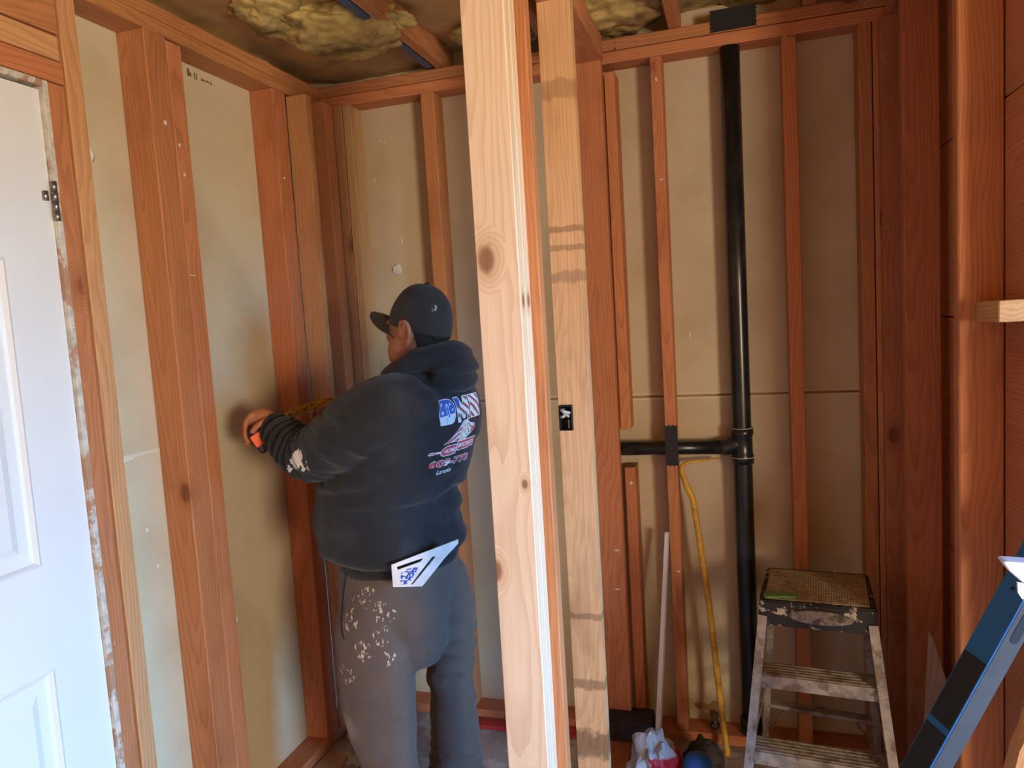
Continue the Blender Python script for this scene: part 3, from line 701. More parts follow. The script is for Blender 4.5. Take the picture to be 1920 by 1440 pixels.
flat_scrap('floor_offcut', [(-1.30, 2.28), (-1.26, 2.26), (-1.235, 1.98), (-1.275, 1.98)], 0, 'lumber', 'short reddish timber offcut lying on the floor in the corner', 'offcut', .02, color=(.22, .08, .035))

# ------------------------------------------------------------------ the worker
PO = Vector((-.90, 1.887, 0)); PF = Vector((-.990, .139, 0)); PL = Vector((-.139, -.990, 0)); UZ = Vector((0, 0, 1))
man = tag(empty('person', PO), 'worker in black printed hoodie, cap and grey trousers measuring at the left wall', 'person')
def BP(f, l, z): return PF*f + PL*l + UZ*z            # body frame: forward, left, up (relative to the root)
def WP(x, y, z): return Vector((x, y, z)) - PO
class Soup:
    def __init__(self): self.v, self.f = [], []
    def add(self, me):
        k = len(self.v); self.v += [tuple(v.co) for v in me.vertices]; self.f += [tuple(i+k for i in p.vertices) for p in me.polygons]; bpy.data.meshes.remove(me); return self
    def rings(self, rs, n=40, ex=2.25):
        """closed loft of horizontal super-ellipses (z, cf, cl, A, B)"""
        rs = catmull(rs, 5); k = len(self.v)
        for z, cf, cl, A, B in rs:
            for j in range(n):
                t = 2*math.pi*j/n; ct, st = math.cos(t), math.sin(t); e_ = 2/ex
                self.v.append(tuple(BP(cf+A*math.copysign(abs(ct)**e_, ct), cl+B*math.copysign(abs(st)**e_, st), z)))
        m_ = len(rs)
        for i in range(m_-1):
            for j in range(n): self.f.append((k+i*n+j, k+i*n+(j+1) % n, k+(i+1)*n+(j+1) % n, k+(i+1)*n+j))
        self.f.append(tuple(k+j for j in range(n-1, -1, -1))); self.f.append(tuple(k+(m_-1)*n+j for j in range(n))); return self
    def tube(self, pr, n=18, body=True, sub=5, flat=None):
        """tube through (f,l,z,r) points"""
        sm_ = catmull(pr, sub)
        return self.add(tube_mesh('t', [BP(*p[:3]) if body else WP(*p[:3]) for p in sm_], [p[3] for p in sm_], n, flat=flat))
    def ell(self, c_, rad, rot=None, n=24, body=True):
        bm = bmesh.new(); bmesh.ops.create_uvsphere(bm, u_segments=n, v_segments=n//2, radius=1)
        for v in bm.verts:
            p = Vector((v.co.x*rad[0], v.co.y*rad[1], v.co.z*rad[2]))
            if rot: p = rot @ p
            v.co = BP(c_[0]+p.x, c_[1]+p.y, c_[2]+p.z) if body else WP(*c_)+p
        return self.add(from_bm('e', bm))
    def remesh(self, name, vox, smooth=6, fac=.5):
        me = mesh('tmp', self.v, self.f); o = bpy.data.objects.new('tmp', me); COL.objects.link(o)
        m_ = o.modifiers.new('r', 'REMESH'); m_.mode = 'VOXEL'; m_.voxel_size = vox; m_.adaptivity = 0
        if smooth: m2 = o.modifiers.new('s', 'SMOOTH'); m2.factor = fac; m2.iterations = smooth
        dg = bpy.context.evaluated_depsgraph_get(); out = bpy.data.meshes.new_from_object(o.evaluated_get(dg)); out.name = name
        bpy.data.objects.remove(o); bpy.data.meshes.remove(me)
        out.polygons.foreach_set('use_smooth', [True]*len(out.polygons)); return out
def body_coords(me):
    n = len(me.vertices); co = np.empty(n*3); me.vertices.foreach_get('co', co); co = co.reshape(-1, 3)
    nr = np.empty(n*3); me.vertices.foreach_get('normal', nr); nr = nr.reshape(-1, 3)
    f = co @ np.array(PF); l = co @ np.array(PL); return co, nr, f, l, co[:, 2]
def set_co(me, co): me.vertices.foreach_set('co', co.ravel()); me.update()
def fbm(P, sc, seed=0, oct_=3):
    return np.array([mnoise.fractal(Vector((p[0]*sc[0]+seed, p[1]*sc[1], p[2]*sc[2])), 1.0, 2.0, oct_) for p in P])
def along(P, path):
    """nearest distance and arc length on a polyline"""
    path = np.array([tuple(q) for q in path]); best = np.full(len(P), 9.); arc = np.zeros(len(P)); s0 = 0
    for a, b in zip(path, path[1:]):
        d = b-a; L_ = np.linalg.norm(d); t = np.clip(((P-a) @ d)/(L_*L_), 0, 1); q = a+t[:, None]*d; dist = np.linalg.norm(P-q, axis=1)
        k = dist < best; best[k] = dist[k]; arc[k] = s0+t[k]*L_; s0 += L_
    return best, arc, s0
def bumpf(x, c_, w): return np.exp(-((x-c_)/w)**2)

# ---- materials of the figure
def cloth(name, col, dust=(.1, .1, .1), amt=.3, splats=(), paint=(.62, .58, .54), weave=900, psc=60, thr=(.56, .6), patches=()):
    m, ns, ls, b = newmat(name, .9, col, 0, .25)
    t = N(ns, 'ShaderNodeTexCoord'); v = t.outputs['Object']
    d = noise_(ns, ls, v, 5.5, 5, .65)
    cc = mix(ns, ls, col, dust, mth(ns, ls, 'MULTIPLY', rng(ns, ls, d, .45, .75), amt))
    for (p, r, pc) in patches:
        ds = N(ns, 'ShaderNodeVectorMath', operation='DISTANCE'); ls.new(v, ds.inputs[0]); ds.inputs[1].default_value = tuple(p)
        w_n = noise_(ns, ls, v, 9, 3); cc = mix(ns, ls, cc, pc, mth(ns, ls, 'MULTIPLY', rng(ns, ls, mth(ns, ls, 'ADD', ds.outputs['Value'], mth(ns, ls, 'MULTIPLY', w_n, r*.6)), r*1.3, r*.5), .85))
    if splats:
        tot = None
        for (p, r) in splats:
            ds = N(ns, 'ShaderNodeVectorMath', operation='DISTANCE'); ls.new(v, ds.inputs[0]); ds.inputs[1].default_value = tuple(p)
            k = rng(ns, ls, ds.outputs['Value'], r, r*.45)
            tot = k if tot is None else mth(ns, ls, 'MAXIMUM', tot, k)
        n1 = noise_(ns, ls, vec(ns, ls, v, (1, 1, .6)), psc, 3, .6)
        sp_ = rng(ns, ls, mth(ns, ls, 'ADD', n1, mth(ns, ls, 'MULTIPLY', mth(ns, ls, 'SUBTRACT', tot, 1.0), .35)), *thr)
        cc = mix(ns, ls, cc, paint, mth(ns, ls, 'MULTIPLY', sp_, .9))
    ls.new(cc, b.inputs['Base Color'])
    bump(ns, ls, b, noise_(ns, ls, v, weave, 2), .12, .0008)
    b.inputs['Sheen Weight'].default_value = .12; b.inputs['Sheen Roughness'].default_value = .5
    return m
cloth('hoodie_cloth', (.017, .018, .022), (.05, .05, .055), .5, [(BP(.165, .262, 1.185), .052), (BP(.215, .25, 1.165), .03)], psc=62, thr=(.44, .49))
cloth('trouser_cloth', (.105, .076, .062), (.16, .122, .10), .5,
      [(BP(.06, .20, .80), .075), (BP(.10, .205, .74), .06), (BP(.0, .185, .76), .06), (BP(.0, .19, .70), .05), (BP(.11, .215, .585), .06), (BP(.05, .215, .66), .05), (BP(-.02, .185, .63), .05), (BP(.17, .16, .38), .05)], psc=95, thr=(.565, .60), paint=(.55, .45, .36),
      patches=[(BP(.14, .2, .42), .06, (.24, .20, .17))])
cloth('cap_cloth', (.032, .031, .031), (.07, .07, .07), .5, [(BP(-.08, .085, 1.585), .012), (BP(-.14, .045, 1.565), .02), (BP(-.06, .083, 1.575), .012)], psc=60, thr=(.5, .55))
cloth('boot_leather', (.12, .075, .04), (.2, .16, .12), .4)
simple('hair_black', (.012, .010, .009), .8, var=.3, scale=200, bmp=.4, bscale=500)
m, ns, ls, b = newmat('skin', .5, (.40, .17, .09))
t = N(ns, 'ShaderNodeTexCoord'); v = t.outputs['Object']
cc = mix(ns, ls, (.43, .185, .10), (.30, .105, .055), rng(ns, ls, noise_(ns, ls, v, 22, 4), .4, .7))
ls.new(cc, b.inputs['Base Color']); b.inputs['Subsurface Weight'].default_value = .08; b.inputs['Subsurface Radius'].default_value = (.01, .004, .002); bump(ns, ls, b, noise_(ns, ls, v, 300, 3), .1, .001)

# ---- body: one continuous surface
HC = (-.065, 0, 1.515)
B0 = Soup()
B0.rings([(.80, .06, 0, .12, .13), (.95, .07, 0, .15, .16), (1.1, .05, 0, .15, .16), (1.25, -.03, 0, .12, .15), (1.33, -.045, 0, .09, .12), (1.38, -.06, 0, .06, .07)])
B0.tube([(-.07, 0, 1.30, .062), (-.08, 0, 1.36, .062), (-.088, 0, 1.42, .060), (-.088, 0, 1.47, .058)], 24)
B0.ell(HC, (.086, .073, .108)); B0.ell((-.075, 0, 1.53), (.084, .073, .082))
B0.ell((-.028, 0, 1.452), (.062, .060, .060)); B0.ell((-.012, 0, 1.425), (.040, .044, .034)); B0.ell((-.035, .034, 1.455), (.042, .034, .05)); B0.ell((-.035, -.034, 1.455), (.042, .034, .05))
B0.ell((-.05, .0, 1.405), (.055, .055, .04))
B0.tube([(.008, 0, 1.535, .011), (.020, 0, 1.51, .012), (.030, 0, 1.492, .015), (.018, 0, 1.484, .012)], 12); B0.ell((.018, .012, 1.486), (.011, .009, .008)); B0.ell((.018, -.012, 1.486), (.011, .009, .008))
B0.ell((.010, 0, 1.462), (.014, .024, .006)); B0.ell((.008, 0, 1.452), (.014, .022, .007))
B0.ell((.006, .028, 1.535), (.014, .022, .008)); B0.ell((.006, -.028, 1.535), (.014, .022, .008))
for sd in (1, -1):               # ears: rim, lobe and hollow
    B0.tube([(-.054, sd*.072, 1.490, .006), (-.054, sd*.080, 1.512, .0065), (-.063, sd*.087, 1.531, .007), (-.080, sd*.092, 1.533, .0065), (-.090, sd*.092, 1.515, .0065), (-.086, sd*.087, 1.492, .007), (-.072, sd*.079, 1.472, .0085), (-.060, sd*.073, 1.470, .0075)], 10)
    B0.ell((-.071, sd*.074, 1.503), (.015, .007, .026)); B0.tube([(-.062, sd*.078, 1.512, .004), (-.074, sd*.083, 1.505, .004), (-.076, sd*.081, 1.490, .004)], 8)
SLV = [(-.075, .095, 1.330, .075), (-.060, .160, 1.312, .092), (-.005, .185, 1.285, .092), (.065, .196, 1.245, .087), (.135, .200, 1.208, .078), (.192, .190, 1.190, .070), (.245, .172, 1.200, .064), (.305, .148, 1.222, .056), (.352, .128, 1.240, .048), (.388, .114, 1.250, .041)]
SRV = [(-.05, -.085, 1.325, .070), (-.015, -.150, 1.300, .074), (.035, -.19, 1.24, .076), (.105, -.225, 1.17, .072), (.172, -.225, 1.13, .066), (.225, -.205, 1.155, .058), (.285, -.175, 1.20, .048), (.322, -.155, 1.228, .041)]
B0.tube([(a, b_, c_, r*.5) for a, b_, c_, r in SLV[:-1]]+[(.395, .112, 1.251, .026), (.415, .111, 1.257, .029)], 18)
B0.tube([(a, b_, c_, r*.5) for a, b_, c_, r in SRV[:-1]]+[(.322, -.155, 1.228, .025), (.345, -.142, 1.240, .028)], 18)
# left hand closed over the tape case
def finger(pts, r): B0.tube([(*p, r*(1.05-.08*i)) for i, p in enumerate(pts)], 12, body=False, sub=4)
B0.tube([(-1.3027, 1.8327, 1.259, .027), (-1.325, 1.8325, 1.274, .031), (-1.350, 1.828, 1.279, .029), (-1.366, 1.824, 1.274, .022)], 18, body=False)
B0.ell((-1.362, 1.832, 1.272), (.022, .030, .020), body=False); B0.ell((-1.335, 1.822, 1.278), (.026, .026, .018), body=False)
finger([(-1.340, 1.812, 1.283), (-1.3530, 1.8040, 1.2905), (-1.3677, 1.7935, 1.2663), (-1.3703, 1.7895, 1.231), (-1.3575, 1.7884, 1.2088)], .0098)
finger([(-1.350, 1.822, 1.280), (-1.3681, 1.8200, 1.2830), (-1.3853, 1.8090, 1.2564), (-1.3863, 1.8055, 1.2221), (-1.3735, 1.8056, 1.2006)], .0100)
finger([(-1.360, 1.835, 1.270), (-1.3812, 1.8367, 1.2690), (-1.3986, 1.8290, 1.2436), (-1.3981, 1.8260, 1.2136), (-1.3849, 1.8280, 1.1965)], .0096)
finger([(-1.362, 1.848, 1.262), (-1.3881, 1.8543, 1.2540), (-1.4074, 1.8510, 1.2303), (-1.4038, 1.8475, 1.2049), (-1.3900, 1.8471, 1.1930)], .0086)
finger([(-1.306, 1.822, 1.268), (-1.3046, 1.8062, 1.2736), (-1.3099, 1.7875, 1.2700), (-1.3212, 1.7750, 1.2574), (-1.3319, 1.7700, 1.2424)], .0112)
# right hand pinching the blade
B0.tube([(-1.1948, 2.0833, 1.2264, .026), (-1.215, 2.077, 1.242, .030), (-1.240, 2.068, 1.254, .029), (-1.262, 2.062, 1.260, .022)], 18, body=False)
B0.ell((-1.256, 2.066, 1.258), (.022, .026, .024), body=False)
finger([(-1.235, 2.056, 1.268), (-1.2533, 2.0492, 1.2774), (-1.2676, 2.0305, 1.2972), (-1.2857, 2.0208, 1.2870), (-1.2841, 2.0281, 1.2655)], .0095)
finger([(-1.245, 2.064, 1.262), (-1.2649, 2.0603, 1.2678), (-1.2854, 2.0447, 1.2807), (-1.3025, 2.0333, 1.2686), (-1.2960, 2.0390, 1.2502)], .0098)
finger([(-1.250, 2.072, 1.252), (-1.2717, 2.0727, 1.2530), (-1.2952, 2.0611, 1.2611), (-1.3092, 2.0507, 1.2504), (-1.2981, 2.0527, 1.2340)], .0094)
finger([(-1.250, 2.078, 1.243), (-1.2708, 2.0821, 1.2384), (-1.2923, 2.0760, 1.2412), (-1.3031, 2.0668, 1.2320), (-1.2907, 2.0643, 1.2197)], .0084)
finger([(-1.212, 2.062, 1.262), (-1.2157, 2.0495, 1.2717), (-1.2334, 2.0296, 1.2860), (-1.2534, 2.0178, 1.2803), (-1.2676, 2.0149, 1.2702)], .0110)
LEGL = [(.065, .085, .78, .100), (.080, .100, .68, .116), (.088, .106, .57, .112), (.090, .108, .47, .106), (.084, .108, .38, .095), (.072, .105, .28, .080), (.064, .10, .18, .078), (.060, .10, .10, .084), (.058, .10, .045, .086)]
LEGR = [(.005, -.085, .78, .100), (-.012, -.095, .68, .102), (-.022, -.10, .57, .086), (-.028, -.10, .46, .070), (-.030, -.10, .36, .068), (-.028, -.10, .27, .074), (-.022, -.10, .18, .079), (-.020, -.10, .10, .083), (-.018, -.10, .045, .084)]
for lg in (LEGL, LEGR):
    B0.tube([(a, b_, c_, min(r*.68, .07)) for a, b_, c_, r in lg], 18)
    a, b_ = lg[-1][:2]; B0.ell((a+.055, b_, .045), (.10, .034, .028))
bodym = B0.remesh('body', .0042, 3, .45)
body = link('body', bodym, MAT['skin'], man)
# eyes and brows
for sd in (1, -1):
    s_ = Soup().ell((.003, sd*.030, 1.517), (.012, .013, .012)); me = mesh('eye', s_.v, s_.f, True); o = link('eye', me, None, body)
    simple('eye_white', (.6, .55, .5), .3); me.materials.append(MAT['eye_white'])
    s_ = Soup().ell((.0125, sd*.031, 1.517), (.0035, .006, .006)); link('iris', mesh('iris', s_.v, s_.f, True), MAT['hair_black'], body)
    s_ = Soup().tube([(.016, sd*.012, 1.534, .003), (.0175, sd*.028, 1.539, .004), (.008, sd*.046, 1.535, .003)], 8); link('eyebrow', mesh('eyebrow', s_.v, s_.f, True), MAT['hair_black'], body)
# cropped hair: the sides and nape below the cap
co, nr, f_, l_, z_ = body_coords(bodym)
nape = (z_ > 1.455+.0*f_) & (f_ < -.088) & (z_ > 1.44)
side = (z_ > 1.527) & (f_ < -.035) & (f_ >= -.088)
top_ = (z_ > 9)
sel = (nape | side | top_) & (f_ < .0) & (z_ < 1.552) & (np.hypot(f_+.07, l_) < .12)
ear = (np.abs(l_) > .0725) & (f_ > -.101) & (f_ < -.045) & (z_ < 1.545)
sel &= ~ear
idx = {}; hv, hf = [], []
for p in bodym.polygons:
    if all(sel[i] for i in p.vertices):
        q = []
        for i in p.vertices:
            if i not in idx: idx[i] = len(hv); hv.append(tuple(co[i]+nr[i]*.0022))
            q.append(idx[i])
        hf.append(q)
link('hair', mesh('hair', hv, hf, True), MAT['hair_black'], man)

# ---- hoodie
H0 = Soup()
H0.rings([(.842, .055, 0, .160, .172), (.862, .060, 0, .168, .180), (.893, .068, 0, .192, .204), (.935, .076, 0, .200, .212), (1.0, .082, 0, .205, .214), (1.08, .066, 0, .203, .212), (1.155, .020, 0, .190, .210), (1.23, -.020, 0, .180, .210),
          (1.30, -.036, 0, .167, .204), (1.345, -.046, 0, .142, .178), (1.375, -.054, 0, .115, .135), (1.395, -.060, 0, .09, .09)], 56)
H0.tube(SLV, 24); H0.tube(SRV, 24)
H0.ell((-.10, .13, 1.315), (.09, .085, .06)); H0.ell((-.09, -.11, 1.31), (.07, .07, .05)); H0.ell((-.12, .0, 1.25), (.078, .165, .12))
hoodm = H0.remesh('hoodie', .0055, 12, .5)
co, nr, f_, l_, z_ = body_coords(hoodm)
pathL = [BP(*p[:3]) for p in catmull(SLV, 6)]; dist, arc, tot_ = along(co, pathL)
pathR = [BP(*p[:3]) for p in catmull(SRV, 6)]; distR, arcR, totR = along(co, pathR)
inL = (dist < .105) & (dist < distR); wL = np.clip((.105-dist)/.02, 0, 1)
n1 = fbm(co, (9, 9, 9), 1.7); n2 = fbm(co, (4, 4, 14), 5.2); n3 = fbm(co, (16, 16, 5), 9.4)
d = .004*n1 + .005*n2*(1-wL*.5)
# bunched rings between elbow and cuff, slack folds on the upper arm
ring = np.sin(arc*2*math.pi/.036 + 5*n1 + 2.2*n3)
d += wL*np.where(inL, 1, 0)*(.0078*np.clip((arc-.26)/.10, 0, 1)*np.maximum(ring, -.6) + .006*bumpf(arc, .20, .08)*np.sin(arc*2*math.pi/.085+4*n2+8*l_))
ringR = np.sin(arcR*2*math.pi/.04+4*n1); d += np.where((distR < .09) & ~inL, 1, 0)*.006*np.clip((arcR-.25)/.1, 0, 1)*ringR
# drag lines of the back, roll above the hem band
tors = np.clip(1-wL*np.where(inL, 1, 0), 0, 1)
d += tors*(.006*np.sin((z_*1.0+.35*f_+.1*l_)*2*math.pi/.13+3.2*n2)*bumpf(z_, 1.08, .10) + .009*bumpf(z_, .905, .022) - .012*bumpf(z_+.25*f_, 1.065-.05, .014)*np.clip((-f_-.03)/.06, 0, 1))
d += -.006*bumpf(z_, .868, .008)
set_co(hoodm, co+nr*d[:, None])
hoodie = link('hoodie', hoodm, MAT['hoodie_cloth'], man)
# ribbed hem band and cuffs
def rib_tube(name, pts, rad, ribs, amp, n=None):
    n = n or ribs*4; sm_ = [Vector(p) for p in pts]; me = tube_mesh(name, sm_, rad, n); k = len(sm_)
    for i in range(k):
        for j in range(n):
            v = me.vertices[i*n+j]; dv = (v.co-sm_[i]); v.co = sm_[i]+dv*(1+amp*math.cos(2*math.pi*j*ribs/n))
    return me
link('cuff', rib_tube('cuff', [BP(.362, .124, 1.243), BP(.372, .120, 1.246), BP(.392, .1125, 1.2505), BP(.405, .108, 1.253), BP(.407, .107, 1.2535)], [.040, .0405, .039, .038, .034], 22, .03), MAT['hoodie_cloth'], hoodie)
link('cuff', rib_tube('cuff', [BP(.302, -.166, 1.215), BP(.318, -.157, 1.226), BP(.335, -.147, 1.235), BP(.337, -.146, 1.236)], [.040, .040, .038, .034], 22, .03), MAT['hoodie_cloth'], hoodie)
hv, hf = [], []; nn = 240
for i, (z, k) in enumerate(((.866, .172), (.862, .178), (.846, .176), (.832, .173), (.829, .168))):
    for j in range(nn):
        t_ = 2*math.pi*j/nn; w_ = 1+.006*math.cos(t_*60); zz = z + (.016*math.cos(t_-2.5) if True else 0)
        hv.append(tuple(BP(.057+(k-.010)*math.cos(t_)*w_, (k+.002)*math.sin(t_)*w_, zz)))
    if i:
        for j in range(nn): hf.append(((i-1)*nn+j, i*nn+j, i*nn+(j+1) % nn, (i-1)*nn+(j+1) % nn))
link('hem_band', mesh('hem_band', hv, hf, True), MAT['hoodie_cloth'], hoodie)
# hood lying round the neck
K0 = Soup()
cl_ = [(.018, 0, 1.362, .030), (.005, .050, 1.368, .034), (-.035, .088, 1.385, .038), (-.085, .100, 1.405, .040), (-.128, .082, 1.424, .040), (-.152, .045, 1.434, .040), (-.160, 0, 1.438, .040), (-.152, -.045, 1.434, .040), (-.128, -.082, 1.424, .040), (-.085, -.100, 1.405, .040), (-.035, -.088, 1.385, .038), (.005, -.050, 1.368, .034), (.018, 0, 1.362, .030)]
K0.tube(cl_, 16)
K0.ell((-.165, 0, 1.395), (.052, .115, .048)); K0.ell((-.175, 0, 1.365), (.040, .10, .035)); K0.ell((-.12, 0, 1.365), (.09, .12, .03))
hd = K0.remesh('hood', .005, 8, .5)
co, nr, f_, l_, z_ = body_coords(hd); n1 = fbm(co, (9, 9, 9), 3.3); n2 = fbm(co, (5, 5, 18), 6.2)
d = .004*n1+.004*n2 - .010*bumpf(z_-.18*f_, 1.385+.032, .007)*np.clip((-f_-.08)/.05, 0, 1) + .006*bumpf(z_-.2*f_, 1.44+.034, .012)
set_co(hd, co+nr*d[:, None]); link('hood', hd, MAT['hoodie_cloth'], hoodie)

# ---- trousers
T0 = Soup()
T0.rings([(.885, .052, 0, .150, .160), (.86, .056, 0, .158, .170), (.80, .062, 0, .166, .180), (.74, .058, 0, .166, .184), (.69, .045, 0, .140, .165), (.665, .04, 0, .10, .13)], 48)
T0.tube(LEGL, 26); T0.tube(LEGR, 26); T0.ell((.0, .06, .74), (.125, .105, .13)); T0.ell((-.01, -.06, .74), (.115, .10, .13)); T0.ell((.0, .04, .64), (.10, .09, .10)); T0.ell((.12, .10, .70), (.07, .10, .09))
trm = T0.remesh('trousers', .0055, 10, .5)
co, nr, f_, l_, z_ = body_coords(trm); n1 = fbm(co, (7, 7, 7), 2.1); n2 = fbm(co, (4, 4, 16), 7.7); n3 = fbm(co, (14, 14, 3), 4.4)
isR = (l_ < 0) & (z_ < .7)
d = .004*n1+.003*n3
d += np.where(isR, 1, .25)*(.007*np.maximum(np.sin(z_*2*math.pi/.075+4*n1+6*f_), -.4)*bumpf(z_, .52, .16))
d += .010*np.maximum(np.sin(z_*2*math.pi/.055+5*n1+4*l_), -.5)*bumpf(z_, .14, .10)
d += -.006*bumpf(z_+1.2*(l_-.06), .66, .012)*bumpf(f_, -.06, .09)                      # seat crease
set_co(trm, co+nr*d[:, None]); trousers = link('trousers', trm, MAT['trouser_cloth'], man)
bvT = BVHTree.FromPolygons([tuple(v.co) for v in trm.vertices], [tuple(p.vertices) for p in trm.polygons])
# pocket seam drawn as a raised welt
def on_trouser(f, l, z, off=.001):
    p = BP(f, l, z); c0 = BP(.06, 0, z); h = bvT.ray_cast(p+(p-c0).normalized()*.15, (c0-p).normalized())
    return h[0]+h[1]*off if h[0] else p
seam = [on_trouser(f, l, z) for f, l, z in ((.145, .20, .85), (.155, .20, .82), (.165, .205, .79), (.168, .205, .765), (.155, .21, .745), (.14, .22, .725), (.125, .225, .70), (.115, .225, .685))]
simple('seam_dark', (.02, .016, .013), .9)
link('pocket_seam', tube_mesh('pocket_seam', seam, .0022, 8), MAT['seam_dark'], trousers)
for lg in (LEGL, LEGR):
    a, b_ = lg[-1][:2]; s_ = Soup()
    s_.tube([(a, b_, .13, .055), (a, b_, .07, .056), (a+.005, b_, .045, .05)], 18); s_.ell((a+.06, b_, .045), (.11, .046, .045)); s_.ell((a+.12, b_, .04), (.06, .046, .038)); s_.ell((a-.02, b_, .04), (.055, .042, .04))
    me = s_.remesh('boot', .005, 4)
    for v in me.vertices: v.co.z = max(v.co.z, .001)
    bt = link('boot', me, MAT['boot_leather'], man)

# ---- cap
cap = empty('cap', (0, 0, 0), man)
TLT = math.radians(17)
def HP(f, l, z):      # cap frame: origin at the rim centre, nose-up tilt
    return BP(-.068+f*math.cos(TLT)-z*math.sin(TLT), l, 1.527+f*math.sin(TLT)+z*math.cos(TLT))
v, f = [], []; na, nu = 72, 22
for i in range(nu+1):
    u = i/nu; ph = u*math.pi/2
    for j in range(na):
        t_ = 2*math.pi*j/na; seam_ = sum(math.exp(-((((t_-math.pi/6-k*math.pi/3)+math.pi) % (2*math.pi)-math.pi)/.035)**2) for k in range(6))
        r = math.cos(ph)**.78*(1-.012*seam_*math.cos(ph)) + .010*mnoise.noise(Vector((math.cos(t_)*2.5, math.sin(t_)*2.5, u*3)))*math.cos(ph)
        if i == 0: r *= .992
        back = -.006 if math.cos(t_) < 0 else 0
        z = .110*math.sin(ph)**.95-.014*(1-u)
        v.append(tuple(HP((.0925-.004*math.cos(t_))*r*math.cos(t_), .0800*r*math.sin(t_), z)))
    if i:
        for j in range(na): f.append(((i-1)*na+j, (i-1)*na+(j+1) % na, i*na+(j+1) % na, i*na+j))
link('crown', mesh('crown', v, f, True), MAT['cap_cloth'], cap)
v, f = [], []; ni, nj = 10, 30
for sgn in (1, -1):
    for i in range(ni+1):
        for j in range(nj+1):
            a = (j/nj-.5)*2; w_ = a*.076; q = i/ni
            f0 = .082*math.sqrt(max(0, 1-(w_/.0805)**2))
            ln = .074*math.sqrt(max(0, 1-abs(a)**2.6))
            drop = -.036*a*a - .006*q*q
            v.append(tuple(HP(f0-.004+ln*q+.004, w_, -.010+drop+.010*q+sgn*.0018)))
    k0 = (0 if sgn > 0 else 1)*(ni+1)*(nj+1)
    for i in range(ni):
        for j in range(nj):
            a = k0+i*(nj+1)+j; q = (a, a+nj+1, a+nj+2, a+1); f.append(q if sgn > 0 else q[::-1])
h_ = (ni+1)*(nj+1)
for j in range(nj): a = ni*(nj+1)+j; f.append((a+1, a, a+h_, a+1+h_))
link('brim', mesh('brim', v, f, True), MAT['cap_cloth'], cap)
s_ = Soup().ell((0, 0, 0), (.008, .008, .005)); bt = link('button', mesh('button', s_.v, s_.f, True), MAT['cap_cloth'], cap); bt.location = HP(0, 0, .110)
st = [HP(-.090*math.cos(t_), .079*math.sin(t_), -.013) for t_ in [x/10-.6 for x in range(13)]]
link('strap', tube_mesh('strap', st, .011, 10, flat=.2), MAT['hair_black'], cap)

# ---- print on the back of the hoodie (ink lying on the cloth)
def text_tris(txt, x, z, h, w=None, shear=0.0, bold=0.0):
    cu = bpy.data.curves.new('t', 'FONT'); cu.body = txt; cu.size = 1; cu.shear = shear; cu.offset = bold
    o = bpy.data.objects.new('t', cu); COL.objects.link(o); dg = bpy.context.evaluated_depsgraph_get(); me = bpy.data.meshes.new_from_object(o.evaluated_get(dg))
    me.calc_loop_triangles(); V = np.array([v.co[:2] for v in me.vertices]); T = [tuple(t.vertices) for t in me.loop_triangles]
    bpy.data.objects.remove(o); bpy.data.meshes.remove(me); bpy.data.curves.remove(cu)
    mn, mx = V.min(0), V.max(0); sc = h/(mx[1]-mn[1]); sx = (w/(mx[0]-mn[0])) if w else sc
    V = (V-mn)*np.array([sx, sc])+np.array([x, z]); return [V[list(t)] for t in T]
def in_tris(P, tris):
    m_ = np.zeros(len(P), bool)
    for t in tris:
        a, b, c_ = t; lo = t.min(0); hi = t.max(0); k = np.where((P >= lo).all(1) & (P <= hi).all(1))[0]
        if not len(k): continue
        Q = P[k]; d = (b[0]-a[0])*(c_[1]-a[1])-(b[1]-a[1])*(c_[0]-a[0])
        if abs(d) < 1e-12: continue
        u = ((Q[:, 0]-a[0])*(c_[1]-a[1])-(Q[:, 1]-a[1])*(c_[0]-a[0]))/d; w = ((b[0]-a[0])*(Q[:, 1]-a[1])-(b[1]-a[1])*(Q[:, 0]-a[0]))/d
        m_[k[(u >= -1e-6) & (w >= -1e-6) & (u+w <= 1+1e-6)]] = True
    return m_
def in_poly(P, poly):
    x, y = P[:, 0], P[:, 1]; r = np.zeros(len(P), bool); n = len(poly)
    for i in range(n):
        x0, y0 = poly[i]; x1, y1 = poly[(i+1) % n]
        k = ((y0 > y) != (y1 > y)); xx = (x1-x0)*(y-y0)/((y1-y0) if y1 != y0 else 1e-9)+x0; r ^= k & (x < xx)
    return r
def poly_dist(P, poly):
    d = np.full(len(P), 9.); n = len(poly)
    for i in range(n):
        a = np.array(poly[i]); b = np.array(poly[(i+1) % n]); ab = b-a; t = np.clip(((P-a) @ ab)/(ab @ ab), 0, 1); d = np.minimum(d, np.linalg.norm(P-a-t[:, None]*ab, axis=1))
    return d
CS = .00115; NX, NZ = int(.215/CS), int(.222/CS); X0, Z0 = -.010, 1.112
gx, gz = np.meshgrid(X0+(np.arange(NX)+.5)*CS, Z0+(np.arange(NZ)+.5)*CS); PC = np.stack([gx.ravel(), gz.ravel()], 1)
ink = np.full((len(PC), 3), -1.0)
WHT, BLU, RDD, RDB, BEI = (.62, .64, .68), (.03, .10, .42), (.26, .07, .07), (.48, .06, .07), (.50, .42, .33)
def paint_(mask, colr): ink[mask] = colr
def outlined(poly, fill):
    i_ = in_poly(PC, poly); e_ = poly_dist(PC, poly) < .0022; paint_(i_, fill) if not callable(fill) else fill(i_); paint_(i_ & e_, WHT)
def stripes(mask, off=0.):
    q = ((PC[:, 0]*.75+PC[:, 1]+off)/.013) % 2 < .85; paint_(mask & q, RDD); paint_(mask & ~q, WHT)
